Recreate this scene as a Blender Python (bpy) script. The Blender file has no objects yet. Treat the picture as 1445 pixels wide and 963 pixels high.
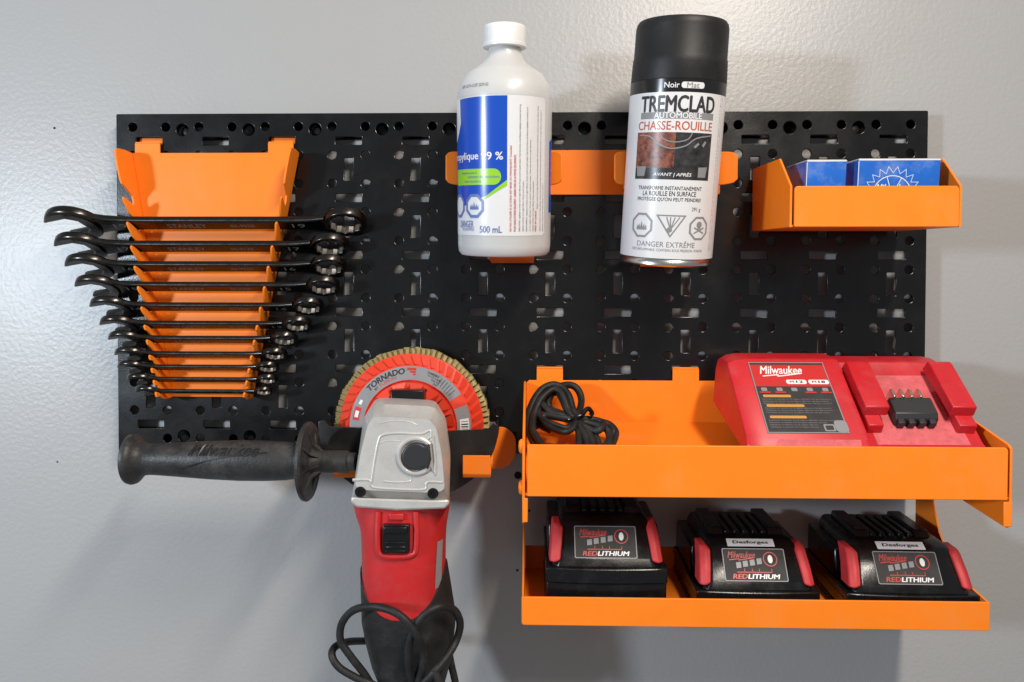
import bpy, bmesh, math, random
from mathutils import Matrix, Vector
random.seed(7)
PI = math.pi
SC = bpy.context.scene
COL = SC.collection
MM = 0.001

# ------------------------------------------------------------------ camera
# world frame (mm): X right along the wall, Y into the wall (board face Y=0), Z up (0 = eye level)
F_PX, CX, CY = 1044.0, 722.5, 481.5
CAM = Vector((315.2, -558.3, 0.0))
R = ((0.99970097, -0.00279179, 0.02429336), (0.0032441, 0.99982176, -0.01859898), (-0.0242371, 0.01867223, 0.99953185))
cd = bpy.data.cameras.new('camera'); cam = bpy.data.objects.new('camera', cd); COL.objects.link(cam)
right = Vector((R[0][0], R[0][2], -R[0][1])); up = -Vector((R[1][0], R[1][2], -R[1][1])); fwd = Vector((R[2][0], R[2][2], -R[2][1]))
m = Matrix((right, up, -fwd)).transposed().to_4x4(); m.translation = CAM * MM
cam.matrix_world = m
cd.sensor_fit = 'HORIZONTAL'; cd.sensor_width = 36.0; cd.lens = 36.0 * F_PX / 1445.0
cd.clip_start = 0.01; cd.clip_end = 50
SC.camera = cam

def at(px, py, Y):
    """point of the place that stands at depth Y and is seen at (px, py) of the photograph (mm)"""
    d = Vector(((px - CX) / F_PX, (py - CY) / F_PX, 1.0))
    w = Vector(tuple(sum(R[i][j] * d[i] for i in range(3)) for j in range(3)))
    dw = Vector((w[0], w[2], -w[1]))
    t = (Y - CAM.y) / dw.y
    return CAM + dw * t
def sc_at(Y): return (Y - CAM.y) / F_PX
def pix_y(P):
    d = Vector(P) - CAM; v = (d[0], -d[2], d[1]); c = [sum(R[i][j] * v[j] for j in range(3)) for i in range(3)]
    return F_PX * c[1] / c[2] + CY
def height_for(py, base, M, r):
    """height on the front of an upright round body (own frame) that is seen at row py"""
    lo, hi = -60.0, 320.0
    for _ in range(40):
        z = 0.5 * (lo + hi)
        if pix_y(Vector(base) + M @ Vector((0, -r, z))) > py: lo = z
        else: hi = z
    return lo

# ------------------------------------------------------------------ light
W = bpy.data.worlds.new('World'); SC.world = W; W.use_nodes = True
W.node_tree.nodes['Background'].inputs[0].default_value = (0.93, 0.96, 1.0, 1)
W.node_tree.nodes['Background'].inputs[1].default_value = 0.25
def area(name, loc, target, size, power, color):
    l = bpy.data.lights.new(name, 'AREA'); l.shape = 'DISK'; l.size = size * MM; l.energy = power; l.color = color
    o = bpy.data.objects.new(name, l); COL.objects.link(o); o.location = Vector(loc) * MM
    o.rotation_euler = (Vector(target) - Vector(loc)).to_track_quat('-Z', 'Y').to_euler()
    return o
area('cool_lamp', (-640, -900, 115), (250, 0, 0), 120, 9.9, (0.76, 0.88, 1.0))
# ceiling strip lamp running away from the wall, above and to the right of the board
tl_ = bpy.data.lights.new('ceiling_strip', 'AREA'); tl_.shape = 'RECTANGLE'; tl_.size = 0.56; tl_.size_y = 0.07; tl_.energy = 13.0; tl_.color = (1.0, 0.90, 0.78)
to_ = bpy.data.objects.new('ceiling_strip', tl_); COL.objects.link(to_)
zx_ = Vector((0.42, -0.12, 0.90)).normalized(); xx_ = (Vector((0, 1, 0)) - zx_ * zx_.y).normalized(); yx_ = zx_.cross(xx_)
mm_ = Matrix((xx_, yx_, zx_)).transposed().to_4x4(); mm_.translation = Vector((640, -790, 610)) * MM; to_.matrix_world = mm_
SC.view_settings.view_transform = 'Standard'; SC.view_settings.look = 'None'
SC.view_settings.exposure = 0.0; SC.view_settings.gamma = 1.0
SC.view_settings.use_curve_mapping = False

# ------------------------------------------------------------------ materials
MATS = {}
def mat(name, col, rough=0.5, metal=0.0, bump=0.0, bscale=400.0, spec=0.5, var=0.0, vscale=40.0, sss=0.0, trans=0.0, coat=0.0, detail=3.0, rvar=0.0, wear=None):
    m = bpy.data.materials.new(name); m.use_nodes = True; nt = m.node_tree; b = nt.nodes['Principled BSDF']
    b.inputs['Base Color'].default_value = (*col, 1); b.inputs['Roughness'].default_value = rough
    b.inputs['Metallic'].default_value = metal; b.inputs['Specular IOR Level'].default_value = spec
    if sss: 
        b.inputs['Subsurface Weight'].default_value = sss; b.inputs['Subsurface Radius'].default_value = (0.006, 0.006, 0.006); b.inputs['Subsurface Scale'].default_value = 1.0
    if trans: b.inputs['Transmission Weight'].default_value = trans
    if coat: b.inputs['Coat Weight'].default_value = coat; b.inputs['Coat Roughness'].default_value = 0.12
    tc = nt.nodes.new('ShaderNodeTexCoord')
    if bump:
        n = nt.nodes.new('ShaderNodeTexNoise'); n.inputs['Scale'].default_value = bscale; n.inputs['Detail'].default_value = detail
        nt.links.new(tc.outputs['Object'], n.inputs['Vector'])
        bp = nt.nodes.new('ShaderNodeBump'); bp.inputs['Strength'].default_value = bump; bp.inputs['Distance'].default_value = 0.001
        nt.links.new(n.outputs['Fac'], bp.inputs['Height']); nt.links.new(bp.outputs['Normal'], b.inputs['Normal'])
    if var or rvar:
        n2 = nt.nodes.new('ShaderNodeTexNoise'); n2.inputs['Scale'].default_value = vscale; n2.inputs['Detail'].default_value = 6; n2.inputs['Roughness'].default_value = 0.65
        nt.links.new(tc.outputs['Object'], n2.inputs['Vector'])
        if var:
            r = nt.nodes.new('ShaderNodeValToRGB'); r.color_ramp.elements[0].position = 0.3; r.color_ramp.elements[1].position = 0.7
            r.color_ramp.elements[0].color = (*[c * (1 - var) for c in col], 1); r.color_ramp.elements[1].color = (*[min(1, c * (1 + var)) for c in col], 1)
            nt.links.new(n2.outputs['Fac'], r.inputs['Fac']); nt.links.new(r.outputs['Color'], b.inputs['Base Color'])
        if rvar:
            mr = nt.nodes.new('ShaderNodeMapRange'); mr.inputs['From Min'].default_value = 0.3; mr.inputs['From Max'].default_value = 0.7
            mr.inputs['To Min'].default_value = max(0.02, rough - rvar); mr.inputs['To Max'].default_value = rough + rvar
            nt.links.new(n2.outputs['Fac'], mr.inputs['Value']); nt.links.new(mr.outputs['Result'], b.inputs['Roughness'])
    if wear:
        # dust, rubbed patches and fine scratches: (colour, amount, patch scale, scratch amount)
        wc, wa, ws, wscr = wear
        src = b.inputs['Base Color'].links[0].from_socket if b.inputs['Base Color'].links else None
        n3 = nt.nodes.new('ShaderNodeTexNoise'); n3.inputs['Scale'].default_value = ws; n3.inputs['Detail'].default_value = 9; n3.inputs['Roughness'].default_value = 0.72
        nt.links.new(tc.outputs['Object'], n3.inputs['Vector'])
        r3 = nt.nodes.new('ShaderNodeMapRange'); r3.inputs['From Min'].default_value = 0.50; r3.inputs['From Max'].default_value = 0.78; r3.inputs['To Max'].default_value = wa
        nt.links.new(n3.outputs['Fac'], r3.inputs['Value'])
        mp = nt.nodes.new('ShaderNodeMapping'); mp.inputs['Scale'].default_value = (1.0, 5.0, 9.0); mp.inputs['Rotation'].default_value = (0.35, 0.5, 0.3)
        nt.links.new(tc.outputs['Object'], mp.inputs['Vector'])
        n4 = nt.nodes.new('ShaderNodeTexNoise'); n4.inputs['Scale'].default_value = 95; n4.inputs['Detail'].default_value = 5; n4.inputs['Roughness'].default_value = 0.7
        nt.links.new(mp.outputs['Vector'], n4.inputs['Vector'])
        r4 = nt.nodes.new('ShaderNodeMapRange'); r4.inputs['From Min'].default_value = 0.68; r4.inputs['From Max'].default_value = 0.76; r4.inputs['To Max'].default_value = wscr
        nt.links.new(n4.outputs['Fac'], r4.inputs['Value'])
        mx = nt.nodes.new('ShaderNodeMath'); mx.operation = 'MAXIMUM'; nt.links.new(r3.outputs['Result'], mx.inputs[0]); nt.links.new(r4.outputs['Result'], mx.inputs[1])
        mi = nt.nodes.new('ShaderNodeMix'); mi.data_type = 'RGBA'; mi.inputs[7].default_value = (*wc, 1); mi.inputs[6].default_value = (*col, 1)
        if src: nt.links.new(src, mi.inputs[6])
        nt.links.new(mx.outputs['Value'], mi.inputs[0]); nt.links.new(mi.outputs[2], b.inputs['Base Color'])
    MATS[name] = m; return m
mat('wall', (0.398, 0.395, 0.393), 0.37, bump=0.28, bscale=300, var=0.035, vscale=5, detail=3, wear=((0.29, 0.286, 0.28), 0.2, 5, 0.0))
mat('board', (0.005, 0.005, 0.0055), 0.22, spec=0.45, bump=0.06, bscale=900, rvar=0.06, vscale=25, wear=((0.05, 0.05, 0.05), 0.16, 30, 0.28))
mat('orange', (0.96, 0.232, 0.014), 0.42, spec=0.25, bump=0.08, bscale=1500, var=0.03, vscale=25, rvar=0.06, wear=((0.72, 0.33, 0.14), 0.26, 22, 0.42))
mat('chrome', (0.075, 0.069, 0.064), 0.26, metal=1.0, rvar=0.07, vscale=120)
mat('socket', (0.30, 0.285, 0.265), 0.38, metal=1.0, bump=0.05, bscale=900)
mat('stamp', (0.24, 0.225, 0.21), 0.6, metal=0.3)
mat('bottle', (0.73, 0.73, 0.725), 0.30, sss=0.5, bump=0.03, bscale=300, trans=0.22)
mat('white_cap', (0.80, 0.80, 0.79), 0.35, sss=0.1)
mat('label_white', (0.74, 0.74, 0.75), 0.28, wear=((0.58, 0.575, 0.57), 0.22, 50, 0.15))
mat('label_blue', (0.010, 0.075, 0.48), 0.22)
mat('label_green', (0.30, 0.62, 0.03), 0.25)
mat('ink_blue', (0.12, 0.18, 0.45), 0.35)
mat('ink_black', (0.03, 0.03, 0.033), 0.4)
mat('ink_red', (0.55, 0.03, 0.02), 0.4)
mat('ink_rust', (0.50, 0.10, 0.035), 0.4)
mat('ink_white', (0.80, 0.80, 0.80), 0.35)
mat('ink_grey', (0.25, 0.25, 0.26), 0.4)
mat('ink_fawn', (0.55, 0.27, 0.06), 0.4)
mat('can_black', (0.012, 0.012, 0.013), 0.20)
mat('cap_black', (0.010, 0.010, 0.011), 0.5, spec=0.35, bump=0.05, bscale=700, wear=((0.06, 0.06, 0.06), 0.3, 60, 0.2))
mat('tin', (0.62, 0.61, 0.60), 0.25, metal=1.0)
mat('box_blue', (0.012, 0.13, 0.56), 0.35, var=0.10, vscale=60, wear=((0.35, 0.45, 0.62), 0.5, 55, 0.6))
mat('board_paper', (0.55, 0.54, 0.52), 0.7)
mat('aluminium', (0.56, 0.545, 0.52), 0.42, metal=0.3, bump=0.10, bscale=900, var=0.07, vscale=60, wear=((0.30, 0.28, 0.26), 0.45, 45, 0.35))
mat('red', (0.52, 0.016, 0.018), 0.42, bump=0.10, bscale=1100, var=0.08, vscale=50, wear=((0.40, 0.10, 0.09), 0.40, 40, 0.30))
mat('red_dusty', (0.62, 0.11, 0.125), 0.60, bump=0.25, bscale=900, var=0.22, vscale=160)
mat('red_bright', (0.54, 0.012, 0.020), 0.42, bump=0.05, bscale=900, var=0.10, vscale=70, wear=((0.58, 0.15, 0.16), 0.28, 45, 0.4))
mat('button_red', (0.58, 0.04, 0.045), 0.55, bump=0.12, bscale=1200, var=0.15, vscale=150, wear=((0.30, 0.04, 0.04), 0.5, 90, 0.3))
mat('rubber', (0.014, 0.0135, 0.0135), 0.55, spec=0.35, bump=0.22, bscale=700, var=0.45, vscale=70, wear=((0.09, 0.085, 0.08), 0.40, 55, 0.3))
mat('grip', (0.028, 0.027, 0.027), 0.45, spec=0.4, bump=0.25, bscale=600, var=0.55, vscale=60, wear=((0.15, 0.135, 0.12), 0.5, 50, 0.4))
mat('emboss_shade', (0.012, 0.0115, 0.0115), 0.38)  # darker than the grip: shade of the raised letters put into the colour
mat('black_plastic', (0.006, 0.006, 0.007), 0.28, spec=0.4, bump=0.04, bscale=800, rvar=0.08, vscale=60)
mat('battery_black', (0.005, 0.005, 0.006), 0.24, spec=0.4, bump=0.05, bscale=900, rvar=0.10, vscale=70, wear=((0.08, 0.075, 0.07), 0.22, 60, 0.45))
mat('dark_grey', (0.022, 0.022, 0.025), 0.45, bump=0.05, bscale=900)
mat('guard', (0.009, 0.0085, 0.0085), 0.42, bump=0.06, bscale=500, rvar=0.1, vscale=40, var=0.3, wear=((0.08, 0.075, 0.07), 0.30, 50, 0.3))
mat('disc_orange', (0.72, 0.050, 0.020), 0.42, var=0.08, vscale=80, wear=((0.45, 0.10, 0.06), 0.5, 80, 0.3))
mat('abrasive', (0.40, 0.32, 0.13), 0.85, bump=0.6, bscale=2500, var=0.25, vscale=400)
mat('label_grey', (0.26, 0.26, 0.275), 0.4, var=0.08, vscale=80, wear=((0.13, 0.125, 0.12), 0.4, 90, 0.35))
mat('label_dark', (0.040, 0.038, 0.038), 0.55, spec=0.25, var=0.25, vscale=120)
mat('label_red', (0.55, 0.03, 0.03), 0.35)
mat('print_rust', (0.20, 0.065, 0.04), 0.35, var=0.85, vscale=260)
mat('print_dark', (0.035, 0.033, 0.034), 0.3, var=0.8, vscale=160)
mat('pit', (0.012, 0.011, 0.010), 0.9)
mat('brass', (0.75, 0.70, 0.60), 0.25, metal=1.0)

# ------------------------------------------------------------------ helpers
ORIG = {}
def tag(o, label=None, cat=None, group=None, kind=None):
    if label: o['label'] = label
    if cat: o['category'] = cat
    if group: o['group'] = group
    if kind: o['kind'] = kind
    return o
def thing(name, label, cat, base, group=None, local=False, rot=(0, 0, 0)):
    """Empty at the base of a thing (mm); parts are given in world mm, or in its own frame when local"""
    o = bpy.data.objects.new(name, None); COL.objects.link(o); o.empty_display_size = 0.01
    o.location = Vector(base) * MM; o.rotation_euler = rot
    ORIG[o.name] = Vector((0, 0, 0)) if local else Vector(base)
    return tag(o, label, cat, group)
def build(name, vf, material, parent=None, smooth=32, bevel=0.0, seg=2, base=None, fn=None):
    v, f = vf
    if fn: v = [fn(p) for p in v]
    off = ORIG[parent.name] if parent is not None else Vector(base or (0, 0, 0))
    me = bpy.data.meshes.new(name)
    me.from_pydata([((p[0] - off[0]) * MM, (p[1] - off[1]) * MM, (p[2] - off[2]) * MM) for p in v], [], f)
    me.validate(); 
    bm = bmesh.new(); bm.from_mesh(me); bmesh.ops.recalc_face_normals(bm, faces=bm.faces) if getattr(build, 'recalc', True) else None
    bm.to_mesh(me); bm.free()
    if smooth:
        me.shade_smooth(); me.set_sharp_from_angle(angle=math.radians(smooth))
    me.materials.append(MATS[material])
    o = bpy.data.objects.new(name, me); COL.objects.link(o)
    if parent is not None: o.parent = parent; ORIG[o.name] = off
    else: o.location = off * MM; ORIG[o.name] = off
    if bevel:
        b = o.modifiers.new('bevel', 'BEVEL'); b.width = bevel * MM; b.segments = seg; b.limit_method = 'ANGLE'; b.angle_limit = math.radians(32); b.harden_normals = False
    return o
def join(*parts):
    V, Fc = [], []
    for v, f in parts:
        n = len(V); V += list(v); Fc += [tuple(i + n for i in q) for q in f]
    return V, Fc
def each(name, vfs, material, parent, **k): return [build(name, v, material, parent, **k) for v in vfs]
def xf(vf, fn): return [fn(p) for p in vf[0]], vf[1]
def box(x0, x1, y0, y1, z0, z1):
    v = [(x, y, z) for x in (x0, x1) for y in (y0, y1) for z in (z0, z1)]
    return v, [(0, 1, 3, 2), (4, 6, 7, 5), (0, 4, 5, 1), (2, 3, 7, 6), (0, 2, 6, 4), (1, 5, 7, 3)]
def prism(poly, a0, a1, axis='y'):
    """polygon in two coordinates extruded along the third (axis x: poly=(y,z); y: (x,z); z: (x,y))"""
    n = len(poly)
    def p3(p, a): return {'x': (a, p[0], p[1]), 'y': (p[0], a, p[1]), 'z': (p[0], p[1], a)}[axis]
    v = [p3(p, a0) for p in poly] + [p3(p, a1) for p in poly]
    f = [tuple(range(n)), tuple(range(2 * n - 1, n - 1, -1))] + [(i, i + n, (i + 1) % n + n, (i + 1) % n) for i in range(n)]
    return v, f
def loft(rings, cap=True):
    n = len(rings[0]); v = [p for r in rings for p in r]; f = []
    for k in range(len(rings) - 1):
        for i in range(n):
            a, b = k * n + i, k * n + (i + 1) % n
            f.append((a, b, b + n, a + n))
    if cap: f += [tuple(range(n - 1, -1, -1)), tuple(range((len(rings) - 1) * n, len(rings) * n))]
    return v, f
def lathe(prof, n=64, axis='z', c=(0, 0, 0)):
    """profile of (radius, height)"""
    rings = []
    for r, h in prof:
        r = max(r, 0.001)
        ring = []
        for i in range(n):
            a = 2 * PI * i / n
            if axis == 'z': ring.append((c[0] + r * math.cos(a), c[1] + r * math.sin(a), c[2] + h))
            elif axis == 'x': ring.append((c[0] + h, c[1] + r * math.cos(a), c[2] + r * math.sin(a)))
            else: ring.append((c[0] + r * math.cos(a), c[1] + h, c[2] + r * math.sin(a)))
        rings.append(ring)
    return loft(rings)
def spline(pts, n=8, closed=False):
    P = [Vector(p) for p in pts]; out = []; N = len(P)
    rng = range(N if closed else N - 1)
    for i in rng:
        p0 = P[(i - 1) % N] if closed or i > 0 else P[0] * 2 - P[1]
        p1, p2 = P[i], P[(i + 1) % N]
        p3 = P[(i + 2) % N] if closed or i + 2 < N else P[-1] * 2 - P[-2]
        for k in range(n):
            t = k / n
            out.append(0.5 * ((2 * p1) + (p2 - p0) * t + (2 * p0 - 5 * p1 + 4 * p2 - p3) * t * t + (3 * p1 - p0 - 3 * p2 + p3) * t ** 3))
    if not closed: out.append(P[-1])
    return out
def tube(pts, r, n=10, closed=False, flat=1.0, smooth=0):
    P = spline(pts, smooth, closed) if smooth else [Vector(p) for p in pts]
    N = len(P); rings = []; prev = None
    for i in range(N):
        a = P[(i + 1) % N] if closed or i < N - 1 else P[i]; b = P[i - 1] if closed or i > 0 else P[i]
        t = (a - b).normalized()
        if prev is None:
            u = t.cross(Vector((0, 1, 0.01)));  u = u if u.length > 1e-4 else t.cross(Vector((1, 0, 0)))
        else: u = prev - t * prev.dot(t)
        u.normalize(); prev = u; w = t.cross(u)
        rr = r[i] if isinstance(r, (list, tuple)) else r
        rings.append([tuple(P[i] + u * (rr * math.cos(2 * PI * k / n)) + w * (rr * flat * math.sin(2 * PI * k / n))) for k in range(n)])
    if closed:
        v, f = loft(rings + [rings[0]], False); return v, f
    return loft(rings)
def from_curve(cu):
    o = bpy.data.objects.new('tmp', cu); me = bpy.data.meshes.new_from_object(o)
    v = [tuple(p.co) for p in me.vertices]; f = [tuple(p.vertices) for p in me.polygons]
    bpy.data.objects.remove(o); bpy.data.meshes.remove(me); bpy.data.curves.remove(cu)
    return v, f
def plate(outer, holes=(), thick=1.2, bev=0.25, res=1):
    """sheet-metal blank: outline and holes in (x,y), thickness centred on z=0, rolled edges"""
    cu = bpy.data.curves.new('tmp', 'CURVE'); cu.dimensions = '2D'; cu.fill_mode = 'BOTH' if thick else 'FRONT'
    for poly in [outer] + list(holes):
        s = cu.splines.new('POLY'); s.points.add(len(poly) - 1)
        for i, p in enumerate(poly): s.points[i].co = (p[0], p[1], 0, 1)
        s.use_cyclic_u = True
    if thick:
        cu.extrude = thick / 2 - bev; cu.bevel_depth = bev; cu.offset = -bev; cu.bevel_resolution = res
    return from_curve(cu)
def circ(cx, cy, r, n=14, ry=None, a0=0): return [(cx + r * math.cos(a0 + 2 * PI * i / n), cy + (ry or r) * math.sin(a0 + 2 * PI * i / n)) for i in range(n)]
def rrect(x0, x1, y0, y1, r, n=4):
    out = []
    rs = r if isinstance(r, (list, tuple)) else (r, r, r, r)      # bl, br, tr, tl
    for (cx, cy, a, q) in ((x0, y0, PI, rs[0]), (x1, y0, 1.5 * PI, rs[1]), (x1, y1, 0, rs[2]), (x0, y1, PI / 2, rs[3])):
        sx = 1 if cx == x0 else -1; sy = 1 if cy == y0 else -1
        for k in range(n + 1):
            b = a + PI / 2 * k / n
            out.append((cx + sx * q + q * math.cos(b), cy + sy * q + q * math.sin(b)))
    return out
def text(s, w=None, h=None, bold=0.0, shear=0.0, cx=0, cy=0, space=1.0):
    """flat lettering as triangles in (x,y), fitted to a w x h box centred on (cx,cy)"""
    cu = bpy.data.curves.new('tmp', 'FONT'); cu.body = s; cu.size = 10; cu.offset = 0.0; cu.shear = shear; cu.resolution_u = 3; cu.space_character = space
    v, f = from_curve(cu)
    xs = [p[0] for p in v]; ys = [p[1] for p in v]; bw, bh = max(xs) - min(xs), max(ys) - min(ys)
    sx = w / bw if w else h / bh; sy = h / bh if h else w / bw
    mx, my = (max(xs) + min(xs)) / 2, (max(ys) + min(ys)) / 2
    out = []
    k = bold * 0.9
    for i, (dx, dy) in enumerate(((0, 0),) if k < 0.02 else ((0, 0), (-k, 0), (k, 0), (0, -k * 0.6), (0, k * 0.6))):   # heavier weight: thin stacked layers
        out.append(([((p[0] + dx - mx) * sx + cx, (p[1] + dy - my) * sy + cy, 0.012 * i) for p in v], f))
    return join(*out)
def cut(vf, step, axis=0):
    """slice flat artwork into narrow strips so that it can follow a curved surface"""
    v, f = vf; me = bpy.data.meshes.new('tmp'); me.from_pydata(v, [], f); bm = bmesh.new(); bm.from_mesh(me)
    xs = [p[axis] for p in v]; x = math.floor(min(xs) / step) * step + step
    no = (1, 0, 0) if axis == 0 else (0, 1, 0)
    while x < max(xs):
        bmesh.ops.bisect_plane(bm, geom=bm.verts[:] + bm.edges[:] + bm.faces[:], plane_co=(x, 0, 0) if axis == 0 else (0, x, 0), plane_no=no); x += step
    bm.verts.ensure_lookup_table(); bm.verts.index_update()
    out = [tuple(p.co) for p in bm.verts], [tuple(q.index for q in p.verts) for p in bm.faces]
    bm.free(); bpy.data.meshes.remove(me); return out
def wrap(vf, r, step=2.0, c=(0, 0)):
    """flat artwork (u along the girth, v up) laid round an upright cylinder, u=0 facing the room"""
    if isinstance(vf, list): return join(*[wrap(q, r, step, c) for q in vf])
    v, f = cut(vf, step) if len(vf[1]) < 60 else vf
    return [(c[0] + (r + p[2]) * math.sin(p[0] / r), c[1] - (r + p[2]) * math.cos(p[0] / r), p[1]) for p in v], f
def poly2(pts): return plate(pts, thick=0)
def ring2(outer, inner): return plate(outer, [inner], thick=0)
def flat_xz(vf, y): return [(p[0], y, p[1]) for p in vf[0]], vf[1]

# ------------------------------------------------------------------ wall
WALL_Y = 13.5
build('wall', ([(-900, WALL_Y, -900), (1500, WALL_Y, -900), (1500, WALL_Y, 1000), (-900, WALL_Y, 1000)], [(0, 1, 2, 3)]), 'wall', None, smooth=0, base=(300, WALL_Y, 0))['kind'] = 'structure'
wall = bpy.data.objects['wall']
for px, py, r in ((77, 181, 0.7), (731, 671, 2.4), (730, 805, 0.8), (747, 721, 0.8), (81, 652, 0.5)):
    p = at(px, py, WALL_Y)
    build('nail_hole', lathe([(r * 1.25, 0), (r * 1.15, -0.35), (r * 0.95, -0.25), (r * 0.85, -0.1), (0, -0.1)], 14, 'y', (p.x, WALL_Y, p.z)), 'pit', wall)

# ------------------------------------------------------------------ perforated board
BW, BH, TOP = 609.6, 257.0, 161.3
PX, PZ = 25.4, 21.545
bt = thing('pegboard', 'black perforated steel tool board screwed to the grey wall', 'tool board', (BW / 2, WALL_Y, TOP - BH))
holes = []
for r in range(12):
    for k in range(24): holes.append(circ(12.7 + PX * k, TOP - 10 - PZ * r, 3.35, 14))
for i in range(12):
    xc = 25.4 + 50.8 * i
    for r in range(0, 12, 2): 
        z = TOP - 10 - PZ * (r + 0.5); holes.append(rrect(xc - 10, xc + 10, z - 3.1, z + 3.1, 0.5, 1))
    for r in range(1, 10, 2):
        z = TOP - 10 - PZ * (r + 0.5); holes.append(rrect(xc - 3.4, xc + 3.4, z - 8.6, z + 8.6, 0.5, 1))
for j in range(1, 12):
    for z in (TOP - 12.2, TOP - 245.2): holes.append(circ(50.8 * j, z, 4.7, 18))
build('face_plate', plate(rrect(0, BW, TOP - BH, TOP, 1.0, 2), holes, 1.8, 0.5, 2), 'board', bt, fn=lambda p: (p[0], 0.8 + p[2], p[1]))
D = WALL_Y - 0.3
build('side_flange', box(0.2, 1.6, 1.62, D, TOP - BH + 1.8, TOP - 1.8), 'board', bt, bevel=0.3)
build('side_flange', box(BW - 1.6, BW - 0.2, 1.62, D, TOP - BH + 1.8, TOP - 1.8), 'board', bt, bevel=0.3)
for z0, s in ((TOP, -1), (TOP - BH, 1)):
    build('top_flange' if s < 0 else 'bottom_flange', join(box(0.3, BW - 0.3, 1.62, D, *sorted((z0 + s * 0.2, z0 + s * 1.6))), box(1.8, BW - 1.8, D - 1.4, D, *sorted((z0 + s * 1.6, z0 + s * 17)))), 'board', bt, bevel=0.3)
for j in (1, 3, 6, 9, 11):
    build('mounting_screw', join(lathe([(0.1, -1.2), (2.6, -1.0), (4.2, 0.8), (4.2, 1.6), (2, 1.6), (2, 12)], 18, 'y', (50.8 * j, 6.0, TOP - 12.2))), 'black_plastic', bt)

# ------------------------------------------------------------------ wrench rack
TILT = math.radians(24)
YB = -2.2
rk = thing('wrench_rack', 'orange sheet-metal wrench rack with notched side wings', 'wrench rack', tuple(at(290, 563, YB)))
xl = lambda z: 14.0 + (131.0 - z) * (44.0 - 14.0) / 184.0       # left fold line
xr = lambda z: 139.5 - (131.0 - z) * (139.5 - 104.0) / 184.0
zt, zb = 131.0, -53.5
tabs = []
pl = [(xl(zb), zb), (xr(zb), zb), (xr(zt), zt)]
for c in (127.0, 25.4): pl += [(c + 9.6, zt), (c + 9.6, zt + 7.2), (c - 9.6, zt + 7.2), (c - 9.6, zt)]
pl += [(xl(zt), zt)]
build('back_plate', plate(pl, [], 1.5, 0.3), 'orange', rk, fn=lambda p: (p[0], YB + p[2], p[1]))
for c in (25.4, 127.0):
    build('hook_tab', join(box(c - 9.5, c + 9.5, YB - 0.7, 5, zt + 7.0, zt + 8.4), box(c - 9.5, c + 9.5, 3.6, 5, zt + 8.4, zt + 13)), 'orange', rk, bevel=0.5)
edge_px = [306, 340, 369, 398, 427, 453, 474, 496, 514.6, 532, 549]
size = [19, 17, 16, 15, 14, 13, 12, 11, 10, 9, 8]
ZF = [at(300, y + 2.2, -21.5).z for y in edge_px]
VF = 19.0
def slot_z(k, v): return (ZF[k] if k >= 0 else ZF[0] + 18.5) - (VF - v) * math.tan(TILT)
def wing():
    o = [(0, zt), (10, zt + 0.3), (18.5, zt - 0.6), (21.3, zt - 2.2), (22.3, zt - 6), (22.3, zt - 16)]
    ks = [-1] + list(range(11))
    o += [(21.6, zt - 24), (20.5, zt - 27)]
    for k in ks:
        vi = VF - 0.66 * size[k] * 0.91 - 0.8 if k >= 0 else 9.0      # how deep the notch runs
        g = 0.30 * (size[k] if k >= 0 else 21) * 0.5 + 0.5
        o += [(17.5, slot_z(k, 17.5) + g + 2.0), (vi + 3.5, slot_z(k, vi + 3.5) + g + 0.5), (vi + 1, slot_z(k, vi + 1) + g), (vi, slot_z(k, vi)), (vi + 1, slot_z(k, vi + 1) - g)]
        o += [(19.0, slot_z(k, 19.0) - g), (21.3, slot_z(k, 21) - g - 0.4), (22.3, slot_z(k, 21) - g - 1.9), (21.6, slot_z(k, 21) - g - 4)]
    z = slot_z(10, 21); o += [(17, zb + 2.0), (13, zb - 0.5), (8, zb - 1), (0, zb)]
    return o
wv = plate(wing(), [], 1.5, 0.3)
build('side_wing', wv, 'orange', rk, fn=lambda p: (xl(p[1]) + p[2] - 0.8 - p[0] * 0.06, YB - p[0] * 0.99, p[1]))
build('side_wing', wv, 'orange', rk, fn=lambda p: (xr(p[1]) - p[2] + 0.8 + p[0] * 0.05, YB - p[0] * 0.99, p[1]))

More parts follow.
